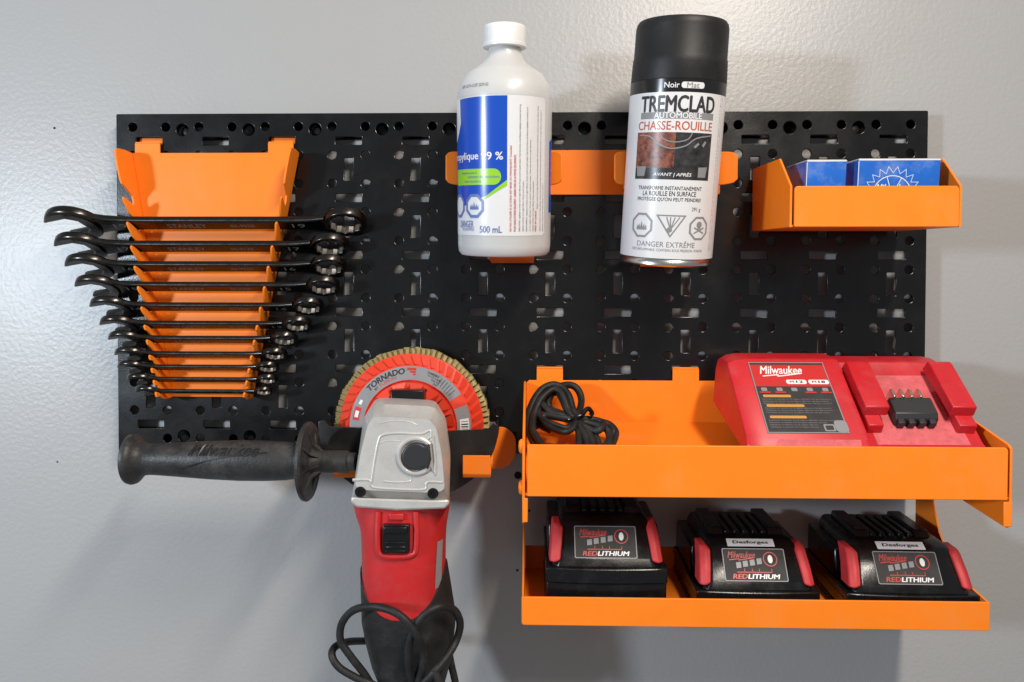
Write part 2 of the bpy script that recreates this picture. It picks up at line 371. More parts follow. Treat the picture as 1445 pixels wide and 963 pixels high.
# ------------------------------------------------------------------ wrenches
L_px = [62, 76, 91, 105, 126, 140, 152, 161, 165, 178, 190]
R_px = [515, 490, 487, 478, 455, 438, 418, 403, 392, 390, 383]
ordinal = ['largest black chrome combination wrench in the top filled slot of the rack', 'second black wrench from the top of the orange rack', 'third black wrench from the top of the orange rack',
           'fourth black wrench from the top of the orange rack', 'fifth black wrench from the top of the orange rack', 'sixth black wrench, the middle one of the eleven in the rack',
           'fifth black wrench from the bottom of the orange rack', 'fourth black wrench from the bottom of the orange rack', 'third black wrench from the bottom of the orange rack',
           'second smallest black wrench, next to last at the rack bottom', 'smallest black wrench in the lowest slot of the rack']
def wrench(i):
    S = size[i]; y, z = YB - VF * 0.99 + 0.6, ZF[i]
    x0, x1 = at(L_px[i], edge_px[i], -22).x, at(R_px[i], edge_px[i], -20).x
    t = thing('combination_wrench', ordinal[i], 'wrench', (0.5 * (x0 + x1), y, z), 'combination wrenches in the rack')
    sw = 0.33 * S; w0 = -sw                        # half width of the shaft; w=0 is its front edge
    cw, sw_ = math.cos(TILT), math.sin(TILT)
    # local (x along, w outwards and up, n = thickness, + is the upper face)
    def tr(p, dw=0.0): 
        w = p[1] + w0 + dw; n = p[2]
        return (p[0], y - w * cw + n * sw_ * 1.0, z + w * sw_ + n * cw)
    Ro, Rb = 1.02 * S, 0.82 * S
    xo, xb = x0 + Ro * 0.96, x1 - Rb
    # shaft, flaring into both heads
    hs = sw
    top = [(xo + 0.45 * Ro, hs * 2.3), (xo + 0.85 * Ro, hs * 1.75), (xo + 1.3 * Ro, hs * 1.32), (xo + 1.9 * Ro, hs * 1.08), (xo + 2.8 * Ro, hs * 1.0), (xb - 2.6 * Rb, hs * 0.98), (xb - 1.7 * Rb, hs * 1.08), (xb - 0.9 * Rb, hs * 1.4)]
    out = top + [(p[0], -p[1]) for p in reversed(top)]
    build('shaft', plate(out, [], 0.26 * S, 0.085 * S, 2), 'chrome', t, fn=tr)
    # open end: mouth turned 15 degrees
    a = PI + math.radians(17); d = Vector((math.cos(a), math.sin(a))); e = Vector((-d.y, d.x)); g = S * 0.5
    pts = []
    tip = Ro * 0.86
    def q(u, v): return (xo + d.x * u + e.x * v, d.y * u + e.y * v)
    lim = math.acos(min(1, tip / Ro))
    a1 = math.asin(min(1, g * 1.55 / Ro))
    N = 26
    for k in range(N + 1):
        b = a1 + (2 * PI - 2 * a1) * k / N
        rr = Ro * (1.0 + 0.05 * math.cos(b) ** 2)
        pts.append(q(rr * math.cos(b), rr * math.sin(b)))
    pts += [q(Ro * 0.94, -g * 1.12), q(Ro * 0.80, -g), q(-0.12 * S, -g), q(-0.42 * S, -g * 0.5), q(-0.42 * S, g * 0.5), q(-0.12 * S, g), q(Ro * 0.80, g), q(Ro * 0.94, g * 1.12)]
    build('open_end', plate(pts, [], 0.40 * S, 0.13 * S, 3), 'chrome', t, fn=tr)
    # twelve-point box end
    inner = [(xb + (0.63 if k % 2 else 0.56) * S * math.cos(2 * PI * k / 24), (0.63 if k % 2 else 0.56) * S * math.sin(2 * PI * k / 24)) for k in range(24)]
    build('box_end', plate(circ(xb, 0, Rb, 40), [inner], 0.33 * S, 0.045 * S, 2), 'chrome', t, fn=lambda p: tr((p[0], p[1], p[2] + 0.05 * S + (p[0] - xb) * 0.10)))
    def star(n): return [tr((xb + r_ * math.cos(2 * PI * k / 24), r_ * math.sin(2 * PI * k / 24), n + 0.05 * S + r_ * math.cos(2 * PI * k / 24) * 0.10)) for k in range(24) for r_ in [((0.63 if k % 2 else 0.56) - 0.012) * S]]
    build('socket_facets', loft([star(-0.135 * S), star(0.135 * S)], False), 'socket', t, smooth=0)
    # stamped marks on the lower face, which looks down into the room
    n0 = -0.13 * S - 0.06
    def st(v): return [tr((p[0], -(p[1]) * 1.0, n0)) for p in v[0]], v[1]
    def mk(s, px, w, h): 
        X = at(px, edge_px[i], -20).x
        return st(xf(text(s, w, h, 0.02), lambda p: (X + p[0], -p[1], 0)))
    h = S * 0.26
    if i < 8:
        k = max(0, i - 2) * 1.5
        each('stamped_mark', (mk('STANLEY', 260 + k, 29 - i, h), mk('86-9%d2B' % (i % 10), 339 - k, 18 - i, h * 0.72), mk(str(S), 419 - 6 * i, 0.5 * S, h), mk(str(S), 165 + 6 * i, 0.5 * S, h)), 'stamp', t, smooth=0)
for i in range(11): wrench(i)

# ------------------------------------------------------------------ can holder
hz0, hz1 = at(830, 275, -2).z, at(830, 212, -2).z
ch = thing('can_holder', 'orange two-bay clip strip holding the bottle and the spray can', 'holder', tuple(at(835, 275, -2)))
xa, xe = at(650, 240, -2).x, at(1016, 240, -2).x
build('back_strip', plate(rrect(xa, xe, hz0, hz1, 1.5), [], 1.5, 0.3), 'orange', ch, fn=lambda p: (p[0], -1.6 + p[2], p[1]))
def finger(xb, yf, xt, z0, z1, s):
    """arm that leaves the strip, runs forward beside the can and flares outwards; s = flare direction"""
    prof = [(xb, -2.4), (xb + s * 0.5, -8), (xb + s * 1.0, yf + 9), (xb + s * 2.2, yf + 4), (xt, yf)]
    P = spline([(a, b, 0) for a, b in prof], 5); rings = []
    n = len(P)
    for k, p in enumerate(P):
        t = (P[min(k + 1, n - 1)] - P[max(k - 1, 0)]).normalized(); nn = Vector((-t.y, t.x, 0)) * 0.75
        tt = max(0, (k / (n - 1) - 0.80) / 0.20); c = 3.4 * (1 - math.sqrt(max(0, 1 - tt * tt)))      # rounded end
        a, b = z0 + c, z1 - c
        rings.append([(p.x + nn.x, p.y + nn.y, a), (p.x + nn.x, p.y + nn.y, b), (p.x - nn.x, p.y - nn.y, b), (p.x - nn.x, p.y - nn.y, a)])
    return loft(rings)
def fing(px_in, px_out, s, Y=-30):
    a, b = at(px_in, 235, Y), at(px_out, 235, Y)
    z1, z0 = at(px_out, 213, Y).z, at(px_out, 260, Y).z
    build('finger', finger(a.x, Y, b.x, z0, z1, s), 'orange', ch, bevel=0.4)
fing(650, 629, -1); fing(773, 793, 1); fing(887, 867, -1); fing(1013, 1041, 1)
p = at(722, 366, -34); build('base_tab', join(box(p.x - 16, p.x + 16, -46, -1.0, p.z, p.z + 1.5), box(p.x - 16, p.x + 16, -2.3, -0.8, p.z, p.z + 22)), 'orange', ch, bevel=0.5)
p2 = at(940, 372, -30); build('base_tab', join(box(p2.x - 14, p2.x + 14, -34, -1.0, p2.z, p2.z + 1.5), box(p2.x - 14, p2.x + 14, -2.3, -0.8, p2.z, p2.z + 22)), 'orange', ch, bevel=0.5)

# ------------------------------------------------------------------ bottle
BY = -36.0; s_ = sc_at(-48.0)
b0 = at(711.5, 360, BY)
BROT = (math.radians(9.0), math.radians(0.3), 0)
from mathutils import Euler
BM = Euler(BROT).to_matrix()
bo = thing('alcohol_bottle', 'translucent white plastic bottle with blue label and white screw cap', 'bottle', (b0.x, BY, b0.z), local=True, rot=BROT)
def hz(py, r=32.3): return height_for(py, (b0.x, BY, b0.z), BM, r)
BR = 32.3
prof = [(0, 1.5), (24, 1.2), (27, 0), (30, 0.6), (31.8, 3), (BR, 7), (BR, hz(134)), (BR - 0.2, hz(126)), (31.2, hz(115)), (29.2, hz(106)), (25.6, hz(98.5, 20)), (20.4, hz(92.5, 16)), (15.8, hz(87, 12)), (12.8, hz(80, 11)), (11.2, hz(72, 11)), (10.8, hz(64, 11)), (10.8, hz(40, 11))]
build('body', lathe(prof, 72), 'bottle', bo, smooth=40)
capp = []
zc0, zc1 = hz(62, 14.5), hz(30, 13.5)
nC = 72; rings = []
for r, z, kn in ((13.6, zc0, 0), (14.6, zc0 + 0.3, 0), (14.7, zc0 + 2.2, 0), (14.2, zc0 + 2.6, 0.25), (14.1, zc1 - 1.6, 0.25), (13.6, zc1 - 0.4, 0), (12.6, zc1, 0), (0.01, zc1, 0)):
    rings.append([((r + (kn if i % 2 else -kn)) * math.cos(2 * PI * i / nC), (r + (kn if i % 2 else -kn)) * math.sin(2 * PI * i / nC), z) for i in range(nC)])
build('screw_cap', loft(rings), 'white_cap', bo, smooth=50)
# label: u measured along the girth from the line facing the room; px -> angle through the round front
def bu(px): return BR * math.asin(max(-0.995, min(0.995, (px - 711) * s_ / BR)))
zl0, zl1 = hz(333), hz(134)
lab = build('label', wrap(poly2(rrect(-BR * 2.2, bu(767), zl0, zl1, (1, 2.5, 2.5, 1))), BR + 0.12), 'label_white', bo, smooth=60)
def lp(name, vf, m, r=0.22): return build(name, wrap(vf, BR + r), m, lab, smooth=60)
u = bu
bl = [(u(717), hz(260)), (u(717), zl1 - 0.3), (u(652), zl1 - 0.6)]
bl += [(u(652.5), hz(160)), (u(653), hz(170)), (u(650), hz(184)), (u(647.5), hz(193)), (-BR * 1.5, hz(200)), (-BR * 1.5, hz(300)), (u(660), hz(290)), (u(690), hz(276))]
lp('blue_panel', poly2(bl), 'label_blue')
lp('blue_panel', poly2([(bu(773.5), hz(300)), (bu(776.6), hz(300)), (bu(776.6), hz(190)), (bu(773.5), hz(196))]), 'label_blue', 0.1)
lp('green_band', poly2(rrect(-BR * 1.3, u(709), hz(261), hz(238), (1, 5, 5, 1), 6)), 'label_green', 0.32)
lp('green_band', poly2([(u(684), hz(281)), (u(688), hz(281)), (u(717), hz(262)), (u(717), hz(254))]), 'label_green', 0.30)
def octa(cx, cy, r): return circ(cx, cy, r, 8, a0=PI / 8)
art = []
for cx in (u(672), u(672) - 17.5): art.append(ring2(octa(cx, hz(291), 8.4), octa(cx, hz(291), 6.3)))
lp('blue_sign_ground', join(*[poly2(octa(cx, hz(291), 8.4)) for cx in (u(672), u(672) - 17.5)]), 'label_white', 0.34)
def flame(cx, cy, k): 
    o = []
    for dx, w, h in ((0, 1.0, 2.9), (-1.5, 0.8, 1.7), (1.5, 0.8, 1.7), (-2.7, 0.6, 1.0), (2.7, 0.6, 1.0)):
        o.append(poly2([(cx + (dx - w) * k, cy - 1.4 * k), (cx + dx * k, cy - 1.9 * k), (cx + (dx + w) * k, cy - 1.4 * k), (cx + (dx + w * 0.7) * k, cy - 0.2 * k), (cx + (dx * 1.1) * k, cy + h * k), (cx + (dx - w * 0.7) * k, cy + 0.1 * k)]))
    return o
art += flame(u(672), hz(292), 1.15)
art += [text('DANGER', 15, 4.6, 0, 0, u(660), hz(317)), text('TRES INFLAMMABLE', 13, 2.0, 0.0, 0, u(662), hz(324.5)), text('500 mL', 15.5, 4.4, 0.06, 0, u(694.5), hz(324))]
lp('blue_lettering', art, 'ink_blue', 0.42)
[lp('white_lettering', q_, 'ink_white', 0.36) for q_ in (text('propylique', 30, 6.2, 0.22, 0, u(678) - 15, hz(221)), text('99 %', 14.6, 4.9, 0.22, 0, u(696.5), hz(220)))]
[lp('dark_lettering', q_, 'ink_blue', 0.42) for q_ in (text('antiseptique pour le', 15, 2.1, 0.02, 0, u(664), hz(244)), text('traitement des contusions,', 25, 2.1, 0.02, 0, u(683), hz(249.5)), text('maux musculaires', 15, 1.8, 0.02, 0, u(669), hz(255.5)))]
def vert(s, px, y0, y1, w): 
    h0, h1, ux = hz(y0), hz(y1), u(px)
    return xf(text(s, abs(h0 - h1), w * 1.15, 0.10), lambda p: (ux - p[1], (h0 + h1) / 2 + p[0], p[2]))
lp('red_lettering', join(vert('NE PAS UTILISER SI LE SCEAU EST BRISE OU MANQUANT. Consulter', 722, 327, 205, 1.3), vert('POUR USAGE EXTERNE SEULEMENT. GARDER HORS DE LA PORTEE DES ENFANTS.', 727.5, 327, 218, 1.3), vert('MISES EN GARDE :', 755.5, 327, 296, 1.2)), 'ink_red', 0.25)
ln = 'Appliquer au besoin sur la region affectee. Ne pas couvrir la partie traitee. Tenir loin du feu et des flammes '
lp('small_print', join(vert('DIRECTIONS : ' + ln + ln[:30], 734, 327, 147, 1.2), vert(ln[:70], 738.5, 327, 255, 1.1), vert("MODE D'EMPLOI : " + ln + ln[:26], 743.5, 327, 150, 1.2), vert(ln[20:], 748, 327, 196, 1.1), vert(ln[:70], 752, 327, 255, 1.1), vert(ln + ln[10:50], 757.5, 295, 147, 1.1), vert(ln + ln[5:60], 761.5, 327, 153, 1.1), vert(ln[:60], 765, 327, 258, 1.0)), 'ink_grey', 0.25)
# date code printed on the shoulder
v = text('EXP 12/19-12 DF 2029-02', 23, 2.0, 0.02, 0.12, u(671), hz(118))
def sh(p):
    r = 31.5 + 0.25
    return (r * math.sin(p[0] / r), -r * math.cos(p[0] / r), p[1])
build('date_code', v, 'ink_black', bo, smooth=0, fn=sh)

# ------------------------------------------------------------------ spray can
SY = -36.0; SR = 31.4
c0 = at(938.5, 371, SY)
SROT = (math.radians(10.5), math.radians(2.0), 0)
SM = Euler(SROT).to_matrix()
sp = thing('spray_can', 'white and black spray paint can leaning in the orange holder', 'spray can', (c0.x, SY, c0.z), local=True, rot=SROT)
def cz(py, r=31.4): return height_for(py, (c0.x, SY, c0.z), SM, r)
build('body', lathe([(0, 2.5), (26, 2.5), (29.5, 0.2), (31.0, 0.0), (32.0, 1.0), (32.0, 3.0), (31.0, 4.4), (SR, 5.5), (SR, cz(112)), (29, cz(108)), (0, cz(108))], 72), 'tin', sp, smooth=40)
build('black_band', lathe([(SR + 0.08, cz(131)), (SR + 0.08, cz(111))], 72), 'can_black', sp)
build('cap', lathe([(SR - 0.5, cz(112)), (31.2, cz(112) + 0.3), (31.4, cz(109)), (31.0, cz(85)), (30.8, cz(76)), (30.4, cz(74)), (30.1, cz(30, 30)), (29.5, cz(23.5, 29)), (28.4, cz(20.5, 28)), (26.5, cz(19.8, 28)), (0, cz(19.8, 28))], 72), 'cap_black', sp, smooth=40)
sl = build('label', wrap(poly2([(-SR * 3.1, cz(366)), (SR * 3.1, cz(366)), (SR * 3.1, cz(130)), (-SR * 3.1, cz(130))]), SR + 0.16), 'label_white', sp, smooth=60)
def sa(name, vf, m, r=0.26): return build(name, wrap(vf, SR + r), m, sl, smooth=60)
U0 = -6.2   # the print is turned a little to the right
def T(s, w, h, px, b=0.0, sh=0.0, x=0.0): return text(s, w, h, b, sh, U0 + x, cz(px))
[sa('black_lettering', q_, 'ink_black') for q_ in (T('TREMCLAD', 51, 9.8, 146.5, 0.42, 0, 1.5), T('TRANSFORME INSTANTANÉMENT', 44, 3.1, 265.5, 0.06), T('LA ROUILLE EN SURFACE', 36, 3.0, 274, 0.10), T("PROTÉGÉE QU'ON PEUT PEINDRE!", 44, 3.3, 282, 0.06), T('291 g', 6.6, 3.2, 296, 0, 0, 19))]
sa('grey_bar', poly2([(U0 - 24, cz(168)), (U0 + 27, cz(168)), (U0 + 27, cz(158.5)), (U0 - 24, cz(158.5))]), 'ink_grey', 0.22)
[sa('white_lettering', q_, 'ink_white', 0.42) for q_ in (T('AUTOMOBILE', 31, 3.6, 163.3, 0.25, 0, 2), T('AVANT | APRÈS', 25, 3.2, 247, 0.2, 0.2, 1))]
build('white_lettering', wrap(text('Noir', 9.5, 3.4, 0.14, 0, -9.5, cz(120)), SR + 0.3), 'ink_white', sl)
build('colour_badge', wrap(poly2(rrect(-3.5, 11.5, cz(124.5), cz(115.5), 1.6)), SR + 0.22), 'label_white', sl)
build('badge_lettering', wrap(text('Mat', 8, 3.2, 0.08, 0, 4, cz(120)), SR + 0.32), 'ink_grey', sl)
sa('rust_lettering', T('CHASSE-ROUILLE', 52, 5.4, 177.5, 0.12, 0, 0.5), 'ink_rust')
x0, x1, xm = U0 - 26, U0 + 27, U0 + 1.5
sa('rusty_picture', poly2([(x0, cz(238)), (xm, cz(238)), (xm, cz(187)), (x0, cz(187))]), 'print_rust', 0.24)
sa('clean_picture', join(poly2([(xm, cz(238)), (x1, cz(238)), (x1, cz(187)), (xm, cz(187))]), poly2([(x0, cz(254)), (x1, cz(254)), (x1, cz(238)), (x0, cz(238))])), 'print_dark', 0.24)
def stroke(pts, w):
    P = spline([(a, b, 0) for a, b in pts], 6); L, Rr = [], []
    for k, p in enumerate(P):
        t = (P[min(k + 1, len(P) - 1)] - P[max(k - 1, 0)]).normalized(); n = Vector((-t.y, t.x, 0)) * w / 2
        L.append(((p + n).x, (p + n).y)); Rr.append(((p - n).x, (p - n).y))
    v = [(a, b, 0) for a, b in L + Rr]; n = len(L)
    return v, [(i, i + n, i + 1 + n, i + 1) for i in range(n - 1)]
sa('picture_highlights', list((stroke([(x0 + 2, cz(191)), (U0 - 16, cz(193)), (U0 - 9, cz(204)), (U0 - 1, cz(210)), (U0 + 8, cz(206)), (U0 + 15, cz(195)), (x1 - 1, cz(190))], 0.8), stroke([(U0 - 9, cz(188)), (U0 - 6, cz(197)), (U0 + 1, cz(201)), (U0 + 9, cz(197)), (U0 + 12, cz(188))], 0.7), stroke([(U0 + 14, cz(208)), (U0 + 17, cz(202))], 1.5), stroke([(U0 + 20, cz(206)), (U0 + 22, cz(199))], 1.7), poly2([(x0 + 2, cz(250)), (x0 + 8, cz(250)), (x0 + 9, cz(236)), (x0 + 1, cz(236))]), poly2([(x1 - 9, cz(250)), (x1 - 3, cz(250)), (x1 - 2, cz(235)), (x1 - 9, cz(236))]))), 'ink_grey', 0.38)
o1, o3 = U0 - 17.5, U0 + 22.5
tri = [(U0 - 7.5, cz(304)), (U0 + 12.5, cz(304)), (U0 + 2.5, cz(336))]
tin = [(U0 - 5.8, cz(305.8)), (U0 + 10.8, cz(305.8)), (U0 + 2.5, cz(332.5))]
hazard = [ring2(octa(o1, cz(320), 8.6), octa(o1, cz(320), 7.1)), ring2(octa(o3, cz(322), 8.2), octa(o3, cz(322), 6.8)), ring2(tri, tin)]
hazard += flame(o1, cz(322), 1.2)
for dx in (-3, -0.5, 2.5, 5.5): hazard.append(stroke([(U0 + 2.4 + dx * 0.15, cz(322)), (U0 + 2.5 + dx, cz(307))], 0.7))
hazard += [poly2(circ(U0 + 1.8, cz(325), 1.8, 10)), poly2(circ(o3, cz(317), 2.2, 12)), poly2([(o3 - 1.2, cz(323)), (o3 + 1.2, cz(323)), (o3 + 1.2, cz(318)), (o3 - 1.2, cz(318))]), stroke([(o3 - 4, cz(329)), (o3 + 4, cz(321))], 0.9), stroke([(o3 + 4, cz(329)), (o3 - 4, cz(321))], 0.9)]
hazard += [T('DANGER EXTRÊME', 40, 4.4, 345, 0.0), T('TRÈS INFLAMMABLE. CONTENU SOUS PRESSION. POISON', 51, 2.2, 353.5, 0.0, 0, 1)]
zmid = cz(245)
for px in (0, 1): hazard.append(xf(text(ln + ln[:40], 100, 1.1, 0), lambda p: (U0 + 34.5 + px * 2.4 - p[1], zmid + p[0], 0)))
sa('hazard_print', hazard, 'ink_grey', 0.3)

# ------------------------------------------------------------------ small bin with two boxes
DR = math.radians(5.5)
hb = at(1062, 239, -2)
bn = thing('small_bin', 'small orange open bin hooked at the upper right of the board', 'bin', (hb.x, -2.0, hb.z), local=True, rot=(-0.0, 0, 0))
BWd, BD, BHt, FH = 108.0, 80.0, 46.0, 26.0
def dr(p):   # droop of the hanging bin, turned about its upper back edge
    y, z = p[1], p[2]
    return (p[0], y * math.cos(DR) - z * math.sin(DR) * 0.0, z + y * math.sin(DR))
side = [(0, 0), (0, -BHt), (-BD, -BHt), (-BD - 0.5, -BHt + FH), (-59, 0)]
sv = plate([(a, b) for a, b in side], [], 1.5, 0.35)
build('side_panel', sv, 'orange', bn, fn=lambda p: dr((p[2] + 0.8, p[0], p[1])))
build('side_panel', sv, 'orange', bn, fn=lambda p: dr((BWd - 0.8 + p[2], p[0], p[1])))
build('front_panel', plate(rrect(2.8, BWd - 1.8, -BHt + 0.2, -BHt + FH, (1.2, 1.2, 2.5, 2.5)), [], 1.5, 0.35), 'orange', bn, fn=lambda p: dr((p[0], -BD + 0.2 + p[2], p[1])))
build('back_panel', box(1.7, BWd - 1.7, -1.6, -0.1, -BHt, -1.5), 'orange', bn, bevel=0.4, fn=dr)
build('floor_panel', box(1.7, BWd - 1.7, -BD + 1.2, -1.7, -BHt, -BHt + 1.5), 'orange', bn, bevel=0.4, fn=dr)
bx0 = Vector((hb.x, -2.0, hb.z))
def cardbox(name, label, x0, x1, y0, y1, h, cat='box'):
    t = thing(name, label, cat, tuple(bx0 + Vector(dr((0.5 * (x0 + x1), 0.5 * (y0 + y1), -BHt + 1.6)))), 'blue boxes in the bin', local=True, rot=(DR, 0, 0))
    w, d = (x1 - x0) / 2, (y1 - y0) / 2
    build('carton', box(-w, w, -d, d, 0, h), 'box_blue', t, bevel=0.7)
    build('lid_flap', join(box(-w + 0.3, w - 0.3, -d + 0.3, d - 0.3, h + 0.05, h + 0.7)), 'board_paper', t, bevel=0.2)
    build('worn_edge', join(box(-w - 0.05, w + 0.05, -d - 0.08, -d + 0.5, h - 0.55, h + 0.1), box(-w - 0.06, -w + 0.35, -d - 0.08, -d + 0.4, 6, h - 1)), 'ink_white', t, bevel=0.15)
    return t, w, d
t1, w1, d1 = cardbox('blue_carton', 'narrower plain blue carton on the left in the orange bin', 13, 38.5, -70, -30, 41)
t2, w2, d2 = cardbox('blue_carton', 'wider blue carton with white gear emblem in the orange bin', 45.5, 97.5, -71, -28, 41.5)
gear = []
N = 20
for k in range(N):
    a = PI * 2 * k / N
    for q, r0, r1 in ((-0.09, 15.6, 19.5), (0.09, 15.6, 19.5)): pass
gp = []
for k in range(N):
    a = 2 * PI * k / N; wv_ = 2 * PI / N
    gp += [(14.6 * math.cos(a), 14.6 * math.sin(a)), (18.6 * math.cos(a + wv_ * 0.5), 18.6 * math.sin(a + wv_ * 0.5)), (14.6 * math.cos(a + wv_ * 0.96), 14.6 * math.sin(a + wv_ * 0.96))]
gpi = [(x * 0.965, y * 0.965) for x, y in gp]
gear = [ring2(gp, gpi), ring2(circ(0, 0, 12.6, 40), circ(0, 0, 12.1, 40))]
for k in range(8):
    a = 2 * PI * k / 8 + 0.3; gear.append(stroke([(4 * math.cos(a), 4 * math.sin(a)), (12 * math.cos(a), 12 * math.sin(a))], 0.45))
gear.append(text('Milwaukee', 21, 6.0, 0.2, 0.35, 0, 4.0))
build('gear_emblem', xf(join(*gear), lambda p: (p[0] - 4, -d2 - 0.12 - p[2], p[1] + 19.0)), 'ink_white', t2, smooth=0)

# ------------------------------------------------------------------ angle grinder
gb = at(570, 963, -70)
gr = thing('angle_grinder', 'red and grey angle grinder hanging head up with black side handle', 'grinder', (at(567, 720, -70).x, -70, gb.z - 20))
# flap disc
dc = at(581, 601, -27); DX, DZ = dc.x, dc.z
fd = build('flap_disc', lathe([(16, -20), (51.8, -20), (52.3, -24), (52.0, -27.5), (44.2, -33.0), (43.6, -33.6), (33.4, -34.6), (32.6, -33.0), (20, -33.0), (16, -30)], 96, 'y', (DX, 0, DZ)), 'disc_orange', gr, smooth=30)
fl = []
NF = 84
for k in range(NF):
    a = 2 * PI * k / NF + 0.01 * math.sin(k * 7.1); ca, sa_ = math.cos(a), math.sin(a); jr = random.uniform(-0.6, 0.6)
    b = box(49.5, 56.2 + jr, -1.5, 2.35, 0, 8.5)
    def tf(p, ca=ca, sa_=sa_):
        r, t, d = p; d2_ = d - t * 0.75
        return (DX + r * ca - t * sa_, -17.5 - d2_, DZ + r * sa_ + t * ca)
    fl.append(xf(b, tf))
build('abrasive_flaps', join(*fl), 'abrasive', fd, smooth=0)['kind'] = 'stuff'
fins = []
for k in range(46):
    a = 2 * PI * k / 46; v = []
    def pp(r, an, y): return (DX + r * math.cos(an), y, DZ + r * math.sin(an))
    def yc(r): return -27.5 - (52 - r) / 8 * 5.5
    a2 = a - 0.115; sk = 0.07
    v = [pp(45.0, a, yc(45) + 0.5), pp(51.4, a + sk, yc(51.4) + 0.5), pp(45.0, a2, yc(45) + 0.3), pp(51.4, a2 + sk, yc(51.4) + 0.3), pp(45.0, a, yc(45) - 1.5), pp(51.4, a + sk, yc(51.4) - 1.5)]
    fins.append((v, [(0, 1, 5, 4), (4, 5, 3, 2), (0, 4, 2), (1, 3, 5)]))
for k in range(15):
    a = 2 * PI * k / 15 + 0.2; a2 = a - 0.30
    def pp(r, an, y): return (DX + r * math.cos(an), y, DZ + r * math.sin(an))
    v = [pp(21, a, -32.5), pp(32.0, a + 0.10, -32.5), pp(22, a2, -32.8), pp(32.0, a2 + 0.10, -32.8), pp(20, a, -42), pp(32.0, a + 0.10, -38.5)]
    fins.append((v, [(0, 1, 5, 4), (4, 5, 3, 2), (0, 4, 2), (1, 3, 5)]))
build('cooling_fins', join(*fins), 'disc_orange', fd, smooth=0)['kind'] = 'stuff'
sl_ = []
for k in range(15):
    a = 2 * PI * k / 15 + 0.28; d = Vector((math.cos(a), math.sin(a))); e = Vector((-d.y, d.x))
    q = [d * r + e * t for r, t in ((23.5, -1.3), (30.5, -1.3), (30.5, 0.9), (23.5, 0.9))]
    sl_.append(([(DX + p.x, -33.12, DZ + p.y) for p in q], [(0, 1, 2, 3)]))
build('vent_slots', join(*sl_), 'pit', fd, smooth=0)
def ringpoint(r, ang, y): return (DX + r * math.cos(ang), y, DZ + r * math.sin(ang))
def yl(r): return -33.6 - (43.6 - r) / 10.2 * 1.0
def sector(a0, a1, r0, r1, dy, n=40):
    v = []
    for k in range(n + 1):
        a = math.radians(a0 + (a1 - a0) * k / n)
        v += [ringpoint(r0, a, yl(r0) - dy), ringpoint(r1, a, yl(r1) - dy)]
    return v, [(2 * k, 2 * k + 2, 2 * k + 3, 2 * k + 1) for k in range(n)]
dl = build('disc_label', join(sector(200, 33, 33.8, 43.4, 0.12), sector(22, -14, 33.8, 43.4, 0.12)), 'label_grey', fd, smooth=60)
def arct(s, w, h, rad, ang, b=0.0, sh=0.0, dy=0.25, straight=False):
    v, f = text(s, w, h, b, sh); a0 = math.radians(ang); o = []
    for p in v:
        if straight:
            c = Vector((rad * math.cos(a0), rad * math.sin(a0))); e = Vector((math.sin(a0), -math.cos(a0))); d = Vector((math.cos(a0), math.sin(a0)))
            q = c + e * p[0] + d * p[1]; r = q.length; o.append((DX + q.x, yl(r) - dy - p[2], DZ + q.y))
        else:
            r = rad + p[1]; o.append(ringpoint(r, a0 - p[0] / rad, yl(r) - dy - p[2]))
    return o, f
build('black_lettering', join(arct('TORNADO', 30, 4.0, 40.2, 117, 0.42, 0.15), arct('BY', 3, 1.7, 36.4, 131, 0.15), arct('Z4080807', 9, 1.6, 41.0, 66, 0.1), arct('4-1/2 x 5/8-11', 12, 1.4, 39.0, 62, 0.05), arct('Type 29', 6, 1.3, 37.0, 62, 0.05), arct('Z40', 3, 1.3, 35.2, 60, 0.05)), 'ink_black', dl, smooth=0)
build('red_lettering', join(arct('FUSION', 13, 2.4, 36.6, 116, 0.02), sector(93, 84, 40.6, 42.4, 0.3, 8), sector(90, 84, 38.8, 40.2, 0.3, 8), sector(87, 84, 37.2, 38.4, 0.3, 6), sector(173, 159, 37.0, 41.6, 0.22, 8)), 'ink_red', dl, smooth=0)
build('white_marks', join(sector(170, 163, 38.0, 40.6, 0.34, 6), sector(9, -14, 35.8, 42.2, 0.3, 8), sector(156, 151, 38.4, 40.4, 0.3, 5)), 'ink_white', dl, smooth=0)
bars = [sector(6.5 - k * 2.6, 6.5 - k * 2.6 - (1.3 if k % 3 else 0.6), 36.6, 41.6, 0.4, 2) for k in range(8)] + [sector(57 - k * 3.4, 56.4 - k * 3.4, 35.2, 41.5, 0.25, 2) for k in range(6)] + [xf(sector(0, 360, 0, 0, 0, 1), lambda p: p)] 
build('barcode', join(*bars[:-1]), 'ink_black', dl, smooth=0)
# guard: a half drum open at the top with raised ends
gc = (DX, DZ)
RG = 63.0
half = [(RG * math.cos(PI + PI * k / 36), 0.79 * RG * math.sin(PI + PI * k / 36)) for k in range(37)]
top_in = [(RG, 3.5), (RG - 3.5, 5.0), (RG - 7, 0.6), (28, -0.6), (20, -14), (-20, -14), (-28, 1.0), (-RG + 7, 2.0), (-RG + 3.5, 6.5), (-RG, 5)]
gd = build('guard', plate(half + top_in, [], 2.0, 0.4), 'guard', gr, fn=lambda p: (DX + p[0], -43.0 + p[2] + abs(p[0]) * 0.0, DZ + p[1] - 0.5))
band = []
for k in range(37):
    a = math.radians(176) + math.radians(188) * k / 36
    c, s = math.cos(a), math.sin(a)
    band.append([(DX + (RG) * c, -42.5, DZ + RG * s * 0.79), (DX + (RG) * c, -16.0, DZ + RG * s * 0.79), (DX + (RG - 1.8) * c, -16.0, DZ + (RG - 1.8) * s * 0.79), (DX + (RG - 1.8) * c, -42.5, DZ + (RG - 1.8) * s * 0.79)])
build('guard_rim', loft(band), 'guard', gd, bevel=0.3)
